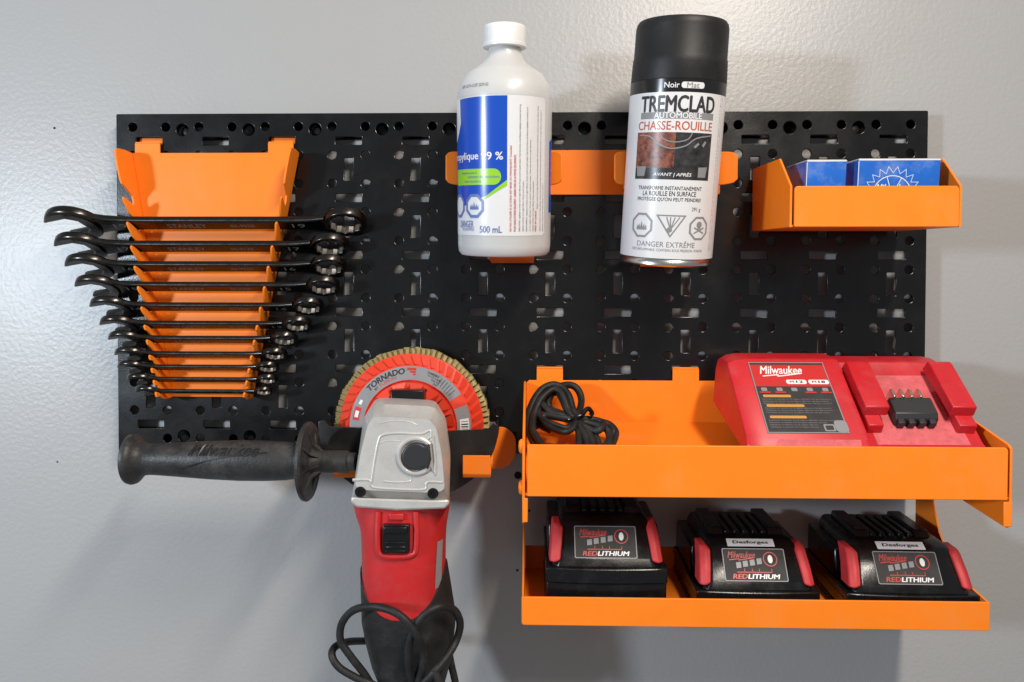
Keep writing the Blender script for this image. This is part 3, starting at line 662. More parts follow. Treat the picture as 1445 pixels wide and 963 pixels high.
# neck between guard and head
nb = at(577, 556, -44)
build('bearing_collar', join(box(nb.x - 11.5, nb.x + 11.5, -52, -36, nb.z - 20, nb.z + 3.2), lathe([(21, -36), (21, -50), (18, -52)], 36, 'y', (nb.x, 0, DZ))), 'black_plastic', gr, bevel=0.8)
# gear head
def outl(pts, Y): return [tuple(at(a, b, Y)) for a, b in pts]
def corner(pts, rad=0.18, n=4):
    P = [Vector(p) for p in pts]; out = []; N = len(P)
    for i in range(N):
        a, b, c = P[i - 1], P[i], P[(i + 1) % N]; r = rad
        p0, p2 = b + (a - b) * r, b + (c - b) * r
        for k in range(n + 1):
            t = k / n; q = p0 * (1 - t) ** 2 + b * 2 * t * (1 - t) + p2 * t * t; out.append(tuple(q))
    return out
Lb = [(534, 564), (612, 568), (626, 590), (632, 640), (630, 708), (500, 704), (508, 640), (516, 590)]
Lm = [(532, 561), (614, 565), (629, 589), (636, 640), (634, 716), (496, 711), (506, 640), (513, 590)]
Lf = [(531, 570), (613, 574), (627, 595), (634, 640), (633, 716), (495, 712), (506, 640), (514, 594)]
Lp = [(527, 587), (606, 591), (616, 603), (624, 640), (629, 697), (499, 692), (508, 640), (518, 600)]
hd = build('gear_head', loft([corner(outl(Lb, -46)), corner(outl(Lm, -60)), corner(outl(Lf, -86)), corner([tuple(Vector(p) + Vector((0, 0.0, 0))) for p in outl(Lp, -96.5)]), corner(outl([(a + (565 - a) * 0.015, b + (645 - b) * 0.015) for a, b in Lp], -97.6))]), 'aluminium', gr, smooth=28)
YH = -97.8
def hp(zx, zy, Y=-97.2): return tuple(at(420 + zx / 3.853, 470 + zy / 3.853, Y))
build('raised_border', join(tube([hp(*q) for q in ((402, 812), (418, 700), (440, 590), (462, 556), (540, 545), (640, 548), (684, 546), (722, 532), (727, 585))], 1.0, 8, smooth=5), tube([hp(*q) for q in ((468, 806), (540, 812), (612, 806), (616, 780))], 0.8, 8, smooth=5), tube([hp(*q) for q in ((446, 600), (500, 585), (560, 590))], 0.6, 8, smooth=4), tube([hp(*q) for q in ((446, 492), (520, 478), (600, 482), (650, 500))], 0.6, 8, smooth=4), tube([hp(*q) for q in ((300, 800), (390, 800), (410, 838), (560, 850), (690, 850), (705, 812), (790, 812))], 1.0, 8, smooth=4), tube([hp(*q) for q in ((610, 470), (650, 500), (612, 498))], 0.5, 6)), 'aluminium', hd)
# lower lip of the head, in front of the red body
lipf = [(495, 701), (512, 703), (610, 706), (634, 705), (634.5, 711), (628, 718), (560, 720.5), (503, 716), (495, 709)]
build('front_lip', loft([[tuple(at(a, b, -80)) for a, b in lipf], [tuple(at(a, b, -98.8)) for a, b in lipf]]), 'aluminium', hd, bevel=1.2)
bc = Vector(hp(645, 668)); 
ringpts = [(bc.x + 11.0 * math.cos(a), YH - 0.1, bc.z + 11.0 * math.sin(a)) for a in [math.radians(60 + 300 * k / 30 - 20) for k in range(29)]]
build('button_surround', join(tube(ringpts, 1.7, 10), tube([ringpts[-1], hp(748, 770), hp(748, 700), hp(735, 560), hp(690, 590)], 1.3, 8)), 'aluminium', hd)
bp_ = [(8.6 * math.cos(math.radians(a)), 8.6 * math.sin(math.radians(a))) for a in range(50, 311, 10)] + [(8.0, -8.0), (9.6, -2), (8.4, 8.0)]
build('spindle_lock', plate(bp_, [], 5, 1.2, 3), 'dark_grey', hd, fn=lambda p: (bc.x + p[0], YH - 0.8 - p[2], bc.z + p[1]))
for zx, zy in ((340, 866), (735, 874)):
    q = Vector(hp(zx, zy, -98))
    build('head_screw', join(lathe([(3.5, 0), (3.5, -1.0), (2.9, -1.7), (1.5, -1.7), (1.3, -0.9), (0, -0.9)], 20, 'y', (q.x, -97, q.z))), 'black_plastic', hd)
# red motor housing and black rear boot share one flowing form
rows = [(497, 634, 709, 1.0), (499, 633, 722, 1.0), (505, 630, 738, 1), (508.5, 628, 752, 1), (509, 627.5, 780, 1), (509.5, 627.5, 805, 1), (510, 628, 830, 1), (512, 629, 862, 1)]
GY, GD = -70.0, 26.0
def se(c, h, d, th, e=2.5):
    cs, sn = math.cos(th), math.sin(th)
    return (c + h * math.copysign(abs(sn) ** (2 / e), sn), GY - d * math.copysign(abs(cs) ** (2 / e), cs))
def row(y):
    for a, b in zip(rows, rows[1:]):
        if y <= b[2]:
            t = (y - a[2]) / (b[2] - a[2]); t = max(0, t); return a[0] + (b[0] - a[0]) * t, a[1] + (b[1] - a[1]) * t
    return rows[-1][0], rows[-1][1]
def seam(th):
    c = math.cos(th); return 800 + 60 * max(0, c) ** 1.5 if c > 0 else 800
def hpt(y, th, grow=0.0, dscale=1.0):
    l, r = row(y); s = sc_at(-76); c = at((l + r) / 2, y, -76)
    x, yy = se(c.x, (r - l) / 2 * s + grow, (GD + grow) * dscale, th); return (x, yy, c.z)
NT = 48
ths = [2 * PI * k / NT for k in range(NT)]
rings = []
for fy in [0, 0.08, 0.18, 0.28, 0.4, 0.55, 0.7, 0.85, 1.0]:
    rings.append([hpt(709 + (seam(t) + 3 - 709) * fy, t) for t in ths])
hs = build('motor_housing', loft(rings), 'red', gr, smooth=40)
boot = [(508, 632, 800, 1), (507, 637, 825, 1), (507, 643, 850, 1.02), (510, 643, 875, 1.02), (516, 640, 905, 1.0), (524, 636, 935, 0.96), (536, 628, 965, 0.9), (546, 620, 985, 0.8), (552, 610, 1005, 0.6)]
def bpt(l, r, y, th, k):
    s = sc_at(-74); c = at((l + r) / 2, y, -74); x, yy = se(c.x, (r - l) / 2 * s, (GD + 1.2) * k, th); return (x, yy, c.z)
rings = [[hpt(seam(t) - 0.5, t, -0.4) for t in ths], [hpt(seam(t), t, 1.1) for t in ths]]
for fy in (0.35, 0.7):
    rings.append([tuple(Vector(hpt(seam(t), t, 1.1)) * (1 - fy) + Vector(bpt(*boot[3][:3], t, boot[3][3])) * fy) for t in ths])
for b in boot[3:]: rings.append([bpt(*b[:3], t, b[3]) for t in ths])
build('rear_boot', loft(rings), 'rubber', gr, smooth=40)
sA, sB = at(540.5, 733, -98), at(578, 780, -98)
build('switch_frame', join(tube([at(534, 722, -95.5), at(533, 760, -96), at(537, 782, -96), at(560, 786, -96.5), at(583, 782, -96), at(588, 765, -96), at(587, 722, -95.5)], 2.0, 8, smooth=5)), 'red', hs)
build('slide_switch', join(box(sA.x, sB.x, -100, -90, sB.z, sA.z - 3), *[box(sA.x + 2, sB.x - 2, -101, -99.5, sB.z + 1 + k * 2.6, sB.z + 2.2 + k * 2.6) for k in range(3)], box(sA.x + 1, sB.x - 1, -101.5, -96, sA.z - 8, sA.z - 4)), 'black_plastic', gr, bevel=0.8)
build('switch_tab', box(at(549, 725, -97).x, at(570, 725, -97).x, -98, -92, at(560, 734, -97).z, at(560, 725, -97).z), 'red', hs, bevel=0.6)
st_ = []
for k in range(9):
    y = 758 + (822 - 758) * k / 8
    for th in (math.radians(57), math.radians(67), math.radians(74)): st_.append(hpt(y, th - k * 0.012, 0.3))
build('side_sticker', (st_, [(3 * k + j, 3 * k + j + 1, 3 * k + j + 4, 3 * k + j + 3) for k in range(8) for j in range(2)]), 'label_grey', hs)
# side handle
HY = -74.0; hL, hR = at(181, 648, HY), at(497, 652, HY)
sl2 = (hR.z - hL.z) / (hR.x - hL.x)
HX = lambda px: at(px, 650, HY).x - hL.x
sH = sc_at(HY)
hp_ = [(0.1, 1.2), (10, 0.8), (14.6, 0.6), (16.4, 1.6), (16.9, 3.6), (16.2, 5.8), (14.2, 7.6), (12.0, 9.4), (10.7, 12.0), (10.3, 15.0), (10.5, HX(225)), (11.2, HX(250)), (12.6, HX(295)), (13.4, HX(340)), (13.3, HX(375)), (12.6, HX(405)), (11.6, HX(420)), (12.0, HX(424)), (15, HX(426)), (24.0, HX(430)), (26.0, HX(432)), (26.2, HX(436)), (25.2, HX(438.5)), (17, HX(439)), (9.5, HX(442)), (8.0, HX(446)), (7.4, HX(456)), (7.4, HX(491)), (6.2, HX(492)), (6.0, HX(502))]
hv = lathe(hp_, 56, 'x', (0, 0, 0))
sh_ = build('side_handle', hv, 'grip', gr, smooth=40, fn=lambda p: (hL.x + p[0], HY + p[1] * 0.96, hL.z + p[2] + p[0] * sl2))
webs = []
for k in range(8):
    a = 2 * PI * k / 8 + 0.2; ca, sa_ = math.cos(a), math.sin(a); ex, ez = -sa_ * 0.8, ca * 0.8
    pr = [(HX(437), 23.5), (HX(444), 12), (HX(455), 7.2), (HX(437), 7.0)]
    v = [(hL.x + x, HY + r * ca + sgn * ex, hL.z + r * sa_ + sgn * ez + x * sl2) for sgn in (-1, 1) for x, r in pr]
    webs.append((v, [(0, 1, 2, 3), (7, 6, 5, 4)] + [(i, i + 4, (i + 1) % 4 + 4, (i + 1) % 4) for i in range(4)]))
build('flange_web', join(*webs), 'grip', sh_, smooth=0)
def hw(vf, rr):
    v, f = vf; o = []
    for p in v:
        a = p[1] / 13.0; o.append((hL.x + p[0], HY - (rr + p[2]) * math.cos(a) * 0.96, hL.z + (rr + p[2]) * math.sin(a) + p[0] * sl2))
    return o, f
build('embossed_lettering', hw(join(text('Milwaukee', 46, 8.5, 0.12, 0.45, HX(325), 9.0), stroke([(HX(262), -4), (HX(300), 1.5), (HX(340), 5.0), (HX(385), 7.5)], 0.7)), 13.75), 'emboss_shade', sh_, smooth=0)  # thin wrapped sheet; its darker tone paints in the shading of the relief
# power cord
def zp(zx, zy, Y): return tuple(at(440 + zx / 3.403, 680 + zy / 3.403, Y))
cr = 2.45
c1 = [zp(560, 1120, -60), zp(500, 1010, -92), zp(468, 900, -103), zp(464, 800, -107), zp(490, 710, -109), zp(545, 635, -109), zp(620, 600, -105), zp(685, 618, -96), zp(712, 680, -90), zp(695, 760, -90), zp(650, 840, -97), zp(590, 910, -103), zp(520, 985, -103), zp(440, 1060, -95), zp(330, 1030, -88), zp(250, 920, -90), zp(180, 830, -92), zp(138, 760, -92), zp(145, 680, -93), zp(200, 618, -98), zp(290, 600, -105), zp(380, 618, -110), zp(450, 665, -112), zp(505, 740, -110.5), zp(535, 820, -106), zp(530, 900, -103), zp(500, 1000, -100)]
c2 = [zp(640, 600, -46), zp(655, 680, -60), zp(655, 780, -62), zp(668, 870, -62), zp(690, 970, -62), zp(700, 1080, -62)]
c3 = [zp(330, 765, -42), zp(250, 765, -50), zp(170, 770, -70), zp(110, 795, -82), zp(98, 840, -88), zp(135, 895, -90), zp(220, 945, -92), zp(310, 985, -92), zp(420, 1080, -85)]
c4 = [zp(585, 900, -103), zp(610, 960, -103), zp(640, 1040, -100)]
build('power_cord', join(*[tube(c, cr, 12, smooth=8) for c in (c1, c2, c3, c4)]), 'rubber', gr, smooth=60)

# ------------------------------------------------------------------ grinder bracket
gk = thing('grinder_bracket', 'orange cradle bracket under the grinder guard', 'bracket', tuple(at(591, 676, -2)))
pa, pb = at(455, 603, -2), at(728, 662, -2)
build('back_plate', plate(rrect(pa.x, pb.x, pb.z, pa.z + 1, (14, 14, 12, 12), 8), [], 1.8, 0.4), 'orange', gk, fn=lambda p: (p[0], -1.9 + p[2], p[1]))
for pl_, pr_ in ((653, 692), (470, 509)):
    q0, q1 = at(pl_, 675, -52), at(pr_, 643, -52); x0, x1 = q0.x, q1.x; zb_, zt_ = q0.z, q1.z
    prof = [(-2.8, pa.z - 3), (-9, pa.z - 14), (-20, pa.z - 26), (-34, zb_ + 6), (-46, zb_ + 1.2), (-50.6, zb_ + 1.0), (-52, zb_ + 3), (-52, zt_)]
    P = spline([(0, a, b) for a, b in prof[:6]], 4) + [Vector((0, *p)) for p in prof[6:]]
    rr = []
    for k, p in enumerate(P):
        t = (P[min(k + 1, len(P) - 1)] - P[max(k - 1, 0)]).normalized(); n = Vector((0, -t.z, t.y)) * 0.9
        rr.append([(x0, p.y + n.y, p.z + n.z), (x1, p.y + n.y, p.z + n.z), (x1, p.y - n.y, p.z - n.z), (x0, p.y - n.y, p.z - n.z)])
    build('cradle_arm', loft(rr), 'orange', gk, bevel=0.4)

# ------------------------------------------------------------------ two-tier shelf
XL, XR = 310.8, 604.5
sf = thing('two_tier_shelf', 'orange two-tier tray shelf hooked to the lower right of the board', 'shelf', (0.5 * (XL + XR), -2, -190))
TH = math.atan2(31.0, 108.0)
O_Y, O_Z = -2.0, -70.5
ff = (-math.cos(TH), -math.sin(TH)); nn = (-math.sin(TH), math.cos(TH))
def tl(x, a, b): return (x, O_Y + ff[0] * a + nn[0] * b, O_Z + ff[1] * a + nn[1] * b)
AL = 112.0
ut = build('upper_floor', box(XL + 2, XR - 2, 0, AL, -1.5, 0), 'orange', sf, bevel=0.4, fn=lambda p: tl(*p))
zr = at(860, 537, -2).z
wv = [(XL + 1.8, O_Z - 1.2), (XR - 1.8, O_Z - 1.2), (XR - 1.8, zr)]
tabx = [330.2, 431.8, 533.4, 584.2]
for c in reversed(tabx): wv += [(c + 9.8, zr), (c + 9.8, zr + 8.6), (c - 9.8, zr + 8.6), (c - 9.8, zr)]
wv += [(XL + 4, zr), (XL + 1.8, zr - 2)]
build('upper_back', plate(wv, [], 1.5, 0.35), 'orange', sf, fn=lambda p: (p[0], -2.2 + p[2], p[1]))
for c in tabx: build('hook_tab', join(box(c - 9.7, c + 9.7, -3.0, 6, zr + 8.5, zr + 10.0)), 'orange', sf, bevel=0.6)
# front wall stands upright at the foot of the sloping floor
fy, fz0 = tl(0, AL, 0)[1], tl(0, AL, -1.5)[2]; fz1 = at(1000, 629, fy).z
build('upper_front', plate(rrect(XL + 3.0, XR - 3.2, fz0, fz1, (0.8, 0.8, 2.2, 0.8)), [], 1.6, 0.5, 2), 'orange', sf, fn=lambda p: (p[0], fy + p[2], p[1]))
zs = at(1420, 747, fy).z
sidep = [(-1.2, zr - 1), (-12, zr - 3), (fy + 3, fz1 + 1.5), (fy + 0.2, fz1 - 0.5), (fy + 0.2, zs + 3), (fy + 3, zs), (fy + 8, zs + 0.3), (-20, zs + 12), (-1.2, zs + 14)]
sv = plate(sidep, [], 1.6, 0.4)
build('side_bracket', sv, 'orange', sf, fn=lambda p: (XL + 0.8 + p[2], p[0], p[1]))
build('side_bracket', sv, 'orange', sf, fn=lambda p: (XR - 0.8 + p[2], p[0], p[1]))
for x0, x1 in ((XL + 0.1, XL + 3.4), (XR - 5.2, XR - 0.1)):
    build('bracket_flange', box(x0, x1, fy - 0.5, fy + 1.0, zs + 1.5, fz0 - 1.2), 'orange', sf, bevel=0.4)
for py in (630, 688):
    q = at(738, py, fy + 6)
    build('bolt_head', lathe([(4.6, 0), (4.4, -1.2), (3.2, -2.2), (0, -2.5)], 20, 'x', (XL, q.y, q.z)), 'orange', sf)
# lower tray
LY, ly = -90.0, -4.0
zrb, zrf = at(900, 772, -4).z, at(1000, 845, LY).z
dz = lambda y: (zrf - zrb) * (y - ly) / (LY - ly)
HL = at(1000, 845, LY).z - at(1000, 885, LY).z
XRL = 604.0
def low(p): return (p[0], p[1], zrb + dz(p[1]) + p[2])
build('lower_floor', box(XL + 1.2, XRL - 1.2, LY + 1, ly, -HL, -HL + 1.5), 'orange', sf, bevel=0.4, fn=low)
build('lower_back', box(XL + 1.6, XRL - 1.6, ly, ly + 1.5, -HL, 0), 'orange', sf, bevel=0.4, fn=low)
build('lower_front', plate(rrect(XL - 0.4, XRL + 0.2, -HL, 0, (1.8, 1.8, 0.8, 0.8)), [], 1.5, 0.5, 2), 'orange', sf, fn=lambda p: low((p[0], LY + p[2], p[1])))
arm = [(LY + 1.0, -HL), (LY + 1.0, 0), (-66, 2), (-48, 10), (-34, 24), (-26, 42), (-23, 62), (-23, 82), (-4, 84), (-2.5, 80), (-2.5, -HL)]
av = plate(arm, [], 1.4, 0.35)
build('hanger_side', av, 'orange', sf, fn=lambda p: low((XL + 0.5 + p[2], p[0], p[1])))
build('hanger_side', av, 'orange', sf, fn=lambda p: low((XRL - 0.7 + p[2], p[0], p[1])))

# ------------------------------------------------------------------ charger on the upper tray
chx0, chx1 = 449.0, 597.0
cg = thing('battery_charger', 'red dusty battery charger lying in the upper orange tray', 'charger', tl(0.5 * (chx0 + chx1), 50, 0.2))
A0, A1 = (34.0, 61.5), (94.0, 30.0)
sd = Vector((A1[0] - A0[0], A1[1] - A0[1])).normalized(); sn = Vector((-sd.y, sd.x))
def sp_(t, h): return (A0[0] + sd.x * t + sn.x * h, A0[1] + sd.y * t + sn.y * h)
SL = (Vector(A1) - Vector(A0)).length
def slab(poly, x0, x1): 
    v, f = prism(poly, x0, x1, 'x'); return v, f
tlp = lambda p: tl(p[0], p[1], p[2])
body = [(3.5, 18), (3, 46), (7, 55), (16, 59.5), A0, A1, (99, 24), (99, 17)]
def scl(poly, k): 
    c = Vector((50, 35)); return [tuple(c + (Vector(p) - c) * k) for p in poly]
XMID = 521.0
def ringx(poly, x): return [(x, p[0], p[1]) for p in poly]
left = loft([ringx(scl(body, 0.90), chx0 + 0.0), ringx(scl(body, 0.965), chx0 + 4), ringx(body, chx0 + 11), ringx(body, XMID), ringx(scl(body, 0.97), XMID + 3)])
bodyR = [(3.5, 18), (3, 46), (7, 54), (16, 57.5), (30, 58), sp_(6, -7), sp_(SL, -7), (99, 22), (99, 17)]
rightb = loft([ringx(bodyR, XMID - 4), ringx(bodyR, chx1 - 8), ringx(scl(bodyR, 0.96), chx1 - 2), ringx(scl(bodyR, 0.92), chx1)])
cb = build('housing', join(left, rightb), 'red_bright', cg, bevel=0.9, seg=3, fn=tlp)
basep = [(10, 0.3), (10, 18.5), (98, 17.5), (94, 0.3)]
build('base_shell', loft([ringx(scl(basep, 0.9), chx0 + 16), ringx(basep, chx0 + 20), ringx(basep, chx1 - 10), ringx(scl(basep, 0.9), chx1 - 6)]), 'black_plastic', cg, bevel=1.0, fn=tlp)
build('side_seam', tube([(chx0 + 4.3, 9.5, 20), (chx0 + 2.5, 10, 40), (chx0 + 5.5, 11, 55)], 0.7, 8), 'red_bright', cb, fn=tlp)
def onslope(x, t, h): a, b = sp_(t, h); return tl(x, a, b)
def quad(x0, x1, t0, t1, h): return [onslope(x0, t0, h), onslope(x1, t0, h), onslope(x1, t1, h), onslope(x0, t1, h)], [(0, 1, 2, 3)]
dp = build('dusty_front', join(([tl(x, a, b) for x, a, b in ((468, 95.2, 29.6), (XMID - 3, 95.2, 29.6), (XMID - 3, 99.3, 23.6), (464, 99.3, 23.6))], [(0, 1, 2, 3)])), 'red_dusty', cb, smooth=0)
lx0, lx1 = 462.5, 512.5
lt0, lt1 = 4.0, SL - 3.5
lb = build('rating_label', quad(lx0, lx1, lt0, lt1, 0.35), 'label_dark', cb, smooth=0)
def ls(u, v): return lambda p: onslope(lx0 + (lx1 - lx0) * u + p[0], lt0 + (lt1 - lt0) * v - p[1], 0.55 + p[2])
build('red_header', quad(lx0 + 0.8, lx1 - 0.8, lt0 + 2.4, lt0 + (lt1 - lt0) * 0.36, 0.45), 'label_red', lb, smooth=0)
fr = join(*[quad(*q, 0.5) for q in ((lx0, lx1, lt0, lt0 + 0.7), (lx0, lx1, lt1 - 0.7, lt1), (lx0, lx0 + 0.7, lt0 + 0.7, lt1 - 0.7), (lx1 - 0.7, lx1, lt0 + 0.7, lt1 - 0.7))])
build('label_border', fr, 'ink_grey', lb, smooth=0)
def brand(w, h, b=0.25): return join(text('Milwaukee', w, h, b, 0.35), stroke([(-w * 0.46, -h * 0.78), (-w * 0.1, -h * 0.62), (-w * 0.08, -h * 0.78), (w * 0.45, -h * 0.42)], h * 0.13))
build('white_lettering', join(xf(brand(28, 7), ls(0.40, 0.12)), *[xf(poly2(rrect(-6.6, 6.6, -1.9, 1.9, 1.4)), ls(u, 0.295)) for u in (0.56, 0.85)]), 'ink_white', lb, smooth=0)
def ls2(u, v): return lambda p: onslope(lx0 + (lx1 - lx0) * u + p[0], lt0 + (lt1 - lt0) * v - p[1], 0.75 + p[2])
build('red_lettering', join(xf(text('M', 2.6, 1.7, 0.2), ls2(0.50, 0.295)), xf(text('M', 2.6, 1.7, 0.2), ls2(0.79, 0.295)), *[xf(poly2(rrect(-3.6, 3.6, -0.6, 0.6, 0.4)), ls2(u, 0.45)) for u in (0.11, 0.31, 0.70, 0.9)]), 'ink_red', lb, smooth=0)
build('badge_lettering', join(xf(text('12', 4.2, 1.9, 0.25), ls2(0.60, 0.295)), xf(text('18', 4.2, 1.9, 0.25), ls2(0.89, 0.295))), 'ink_black', lb, smooth=0)
build('orange_bars', join(xf(poly2(rrect(-9, 9, -1.1, 1.1, 0.9)), ls(0.25, 0.50)), xf(poly2(rrect(-12, 12, -1.1, 1.1, 0.9)), ls(0.32, 0.635)), xf(poly2(rrect(-11.5, 11.5, -1.1, 1.1, 0.9)), ls(0.31, 0.79))), 'ink_fawn', lb, smooth=0)
gl = []
for v, w in ((0.545, 44), (0.575, 42), (0.605, 43), (0.67, 42), (0.70, 43), (0.73, 40), (0.835, 44), (0.865, 36), (0.895, 30), (0.925, 30)):
    gl.append(xf(text(ln[:int(w * 1.4)], w, 1.0, 0), ls(0.05 + w / 2 / 50.0, v)))
for u in (0.11, 0.31, 0.5, 0.7, 0.9): gl.append(xf(poly2(rrect(-1.9, 1.9, -1.5, 1.5, 0.6)), ls(u, 0.405)))
gl += [xf(ring2(rrect(-3.4, 3.4, -2.8, 2.8, 0.8), rrect(-2.4, 2.4, -1.8, 1.8, 0.6)), ls(0.78, 0.93)), xf(poly2(rrect(-4, 4, -5, 4.5, 2.5)), ls(0.93, 0.905))]
build('grey_lettering', join(*gl), 'ink_grey', lb, smooth=0)
# battery bay: bed, two rails and the terminal block
build('bay_bed', quad(531, 588, 9, SL - 0.5, -6.8), 'red_dusty', cb, smooth=0)
def rail(x0, x1):
    top = [(4, -6), (3, 8.5), (SL * 0.70, 8.5), (SL * 0.70, 1.5), (SL * 0.83, 1.5), (SL * 0.83, -6)]
    v, f = prism(top, x0, x1, 'x'); return [onslope(*p) for p in v], f
def stem(x0, x1):
    v, f = prism([(SL * 0.62, -6), (SL * 0.62, 2), (SL * 0.86, 2), (SL * 0.86, -6)], x0, x1, 'x'); return [onslope(*p) for p in v], f
top1 = [(3, -6), (3, 8.5), (SL * 0.72, 8.5), (SL * 0.72, 2.5), (SL * 0.72, -6)]
def bar(x0, x1, poly):
    v, f = prism(poly, x0, x1, 'x'); return [onslope(*p) for p in v], f
for x0, x1, s0, s1 in ((526, 541, 527, 536.5), (580, 595, 583, 594)):
    build('slide_rail', join(bar(x0, x1, [(5, -4.5), (6, 4.0), (9, 5.0), (SL * 0.70, 6.0), (SL * 0.72, -1.0)]), bar(s0, s1, [(6, -8), (6, -1.2), (SL * 0.84, -0.6), (SL * 0.86, -8)])), 'red_bright', cb, bevel=0.7)
tb = build('terminal_block', join(bar(546, 572.5, [(35, -8), (35, 0.8), (48, 0.8), (51, -1.5), (53, -8)]), *[bar(547 + k * 6.5, 551 + k * 6.5, [(49, -7), (49, -1.4), (54.5, -1.4), (54.5, -7)]) for k in range(4)]), 'dark_grey', cg, bevel=0.5)
for k in range(4): build('contact_pin', bar(547.5 + k * 5.6, 549.2 + k * 5.6, [(30, -6), (30, 3.2), (31, 4), (37, 4), (37, -6)]), 'brass', tb, bevel=0.3)

# ------------------------------------------------------------------ coiled cord in the tray
kc = thing('coiled_cord', 'black power cord coiled and tied in the left of the upper tray', 'cord', tuple(at(795, 625, -40)))
def kp(zx, zy, Y): return tuple(at(715 + zx / 9.0, 510 + zy / 9.0, Y))
loops = [
 [(370, 1090, -66), (285, 900, -52), (268, 780, -44), (285, 640, -36), (350, 480, -30), (450, 350, -26), (560, 295, -24), (650, 300, -24), (740, 360, -26), (800, 460, -30), (830, 570, -34), (862, 660, -38), (905, 730, -40), (1010, 830, -44), (1110, 920, -50), (1190, 1090, -64)],
 [(460, 1090, -72), (340, 900, -58), (330, 780, -50), (352, 650, -42), (420, 500, -36), (510, 400, -32), (600, 350, -30), (680, 380, -32), (735, 480, -36), (780, 600, -40), (830, 690, -42), (870, 790, -46), (915, 900, -52), (920, 1090, -66)],
 [(520, 640, -22), (540, 480, -19), (620, 350, -17), (740, 305, -17), (850, 315, -18), (920, 390, -20), (948, 490, -24), (935, 590, -30), (900, 690, -38), (1000, 740, -38), (1150, 765, -38), (1290, 800, -40), (1370, 870, -44), (1385, 950, -50), (1330, 1090, -64)],
 [(600, 640, -30), (545, 600, -28), (520, 530, -26), (560, 430, -25), (640, 395, -27), (690, 450, -32), (740, 560, -38), (800, 680, -43), (860, 740, -45), (960, 820, -48), (1090, 880, -52), (1180, 870, -54), (1240, 800, -46), (1160, 752, -42), (1000, 735, -42), (890, 725, -42)],
 [(820, 720, -42), (700, 670, -40), (560, 625, -38), (450, 590, -36), (410, 620, -38), (420, 700, -44), (520, 770, -50), (640, 820, -52), (760, 850, -52), (830, 800, -48), (860, 740, -45)],
 [(800, 740, -46), (690, 690, -46), (560, 650, -44), (470, 560, -38), (430, 520, -34), (480, 440, -30)],
 [(390, 840, -40), (330, 700, -33), (380, 520, -27), (470, 410, -23), (590, 380, -22), (680, 430, -26), (760, 590, -34), (850, 710, -42), (930, 830, -50), (1000, 960, -58), (1020, 1090, -66)],
 [(560, 880, -44), (430, 800, -40), (370, 640, -34), (420, 470, -28), (530, 360, -24), (640, 345, -23), (720, 420, -27), (790, 560, -33), (850, 690, -40), (960, 800, -46), (1060, 940, -56), (1100, 1090, -66)],
 [(820, 745, -47), (700, 720, -47), (590, 700, -46), (480, 690, -45), (470, 760, -48), (580, 850, -54), (720, 900, -58), (830, 860, -54), (870, 770, -48)],
 [(880, 720, -44), (1000, 780, -44), (1160, 820, -46), (1260, 860, -50), (1300, 940, -54), (1290, 1090, -66)],
 [(880, 735, -46), (1080, 745, -42), (1270, 800, -42), (1345, 880, -46), (1330, 960, -50), (1230, 1090, -64)]]
for lp_ in loops:
    build('cord_loop', tube([kp(*q) for q in lp_], 2.6, 10, flat=0.82, smooth=7), 'rubber', kc, smooth=60)
t0, t1_ = Vector(kp(770, 745, -50)), Vector(kp(965, 672, -50))
build('twist_tie', join(tube([t0 + Vector((-0.5, 5, -1)), t0, t0 * 0.5 + t1_ * 0.5 + Vector((0, -1.5, 0)), t1_, t1_ + Vector((1, 6, 0.5))], 0.9, 8, smooth=5), tube([t1_, kp(1030, 600, -48), kp(1085, 655, -46), kp(1060, 690, -46)], 1.6, 8, smooth=5)), 'black_plastic', kc)

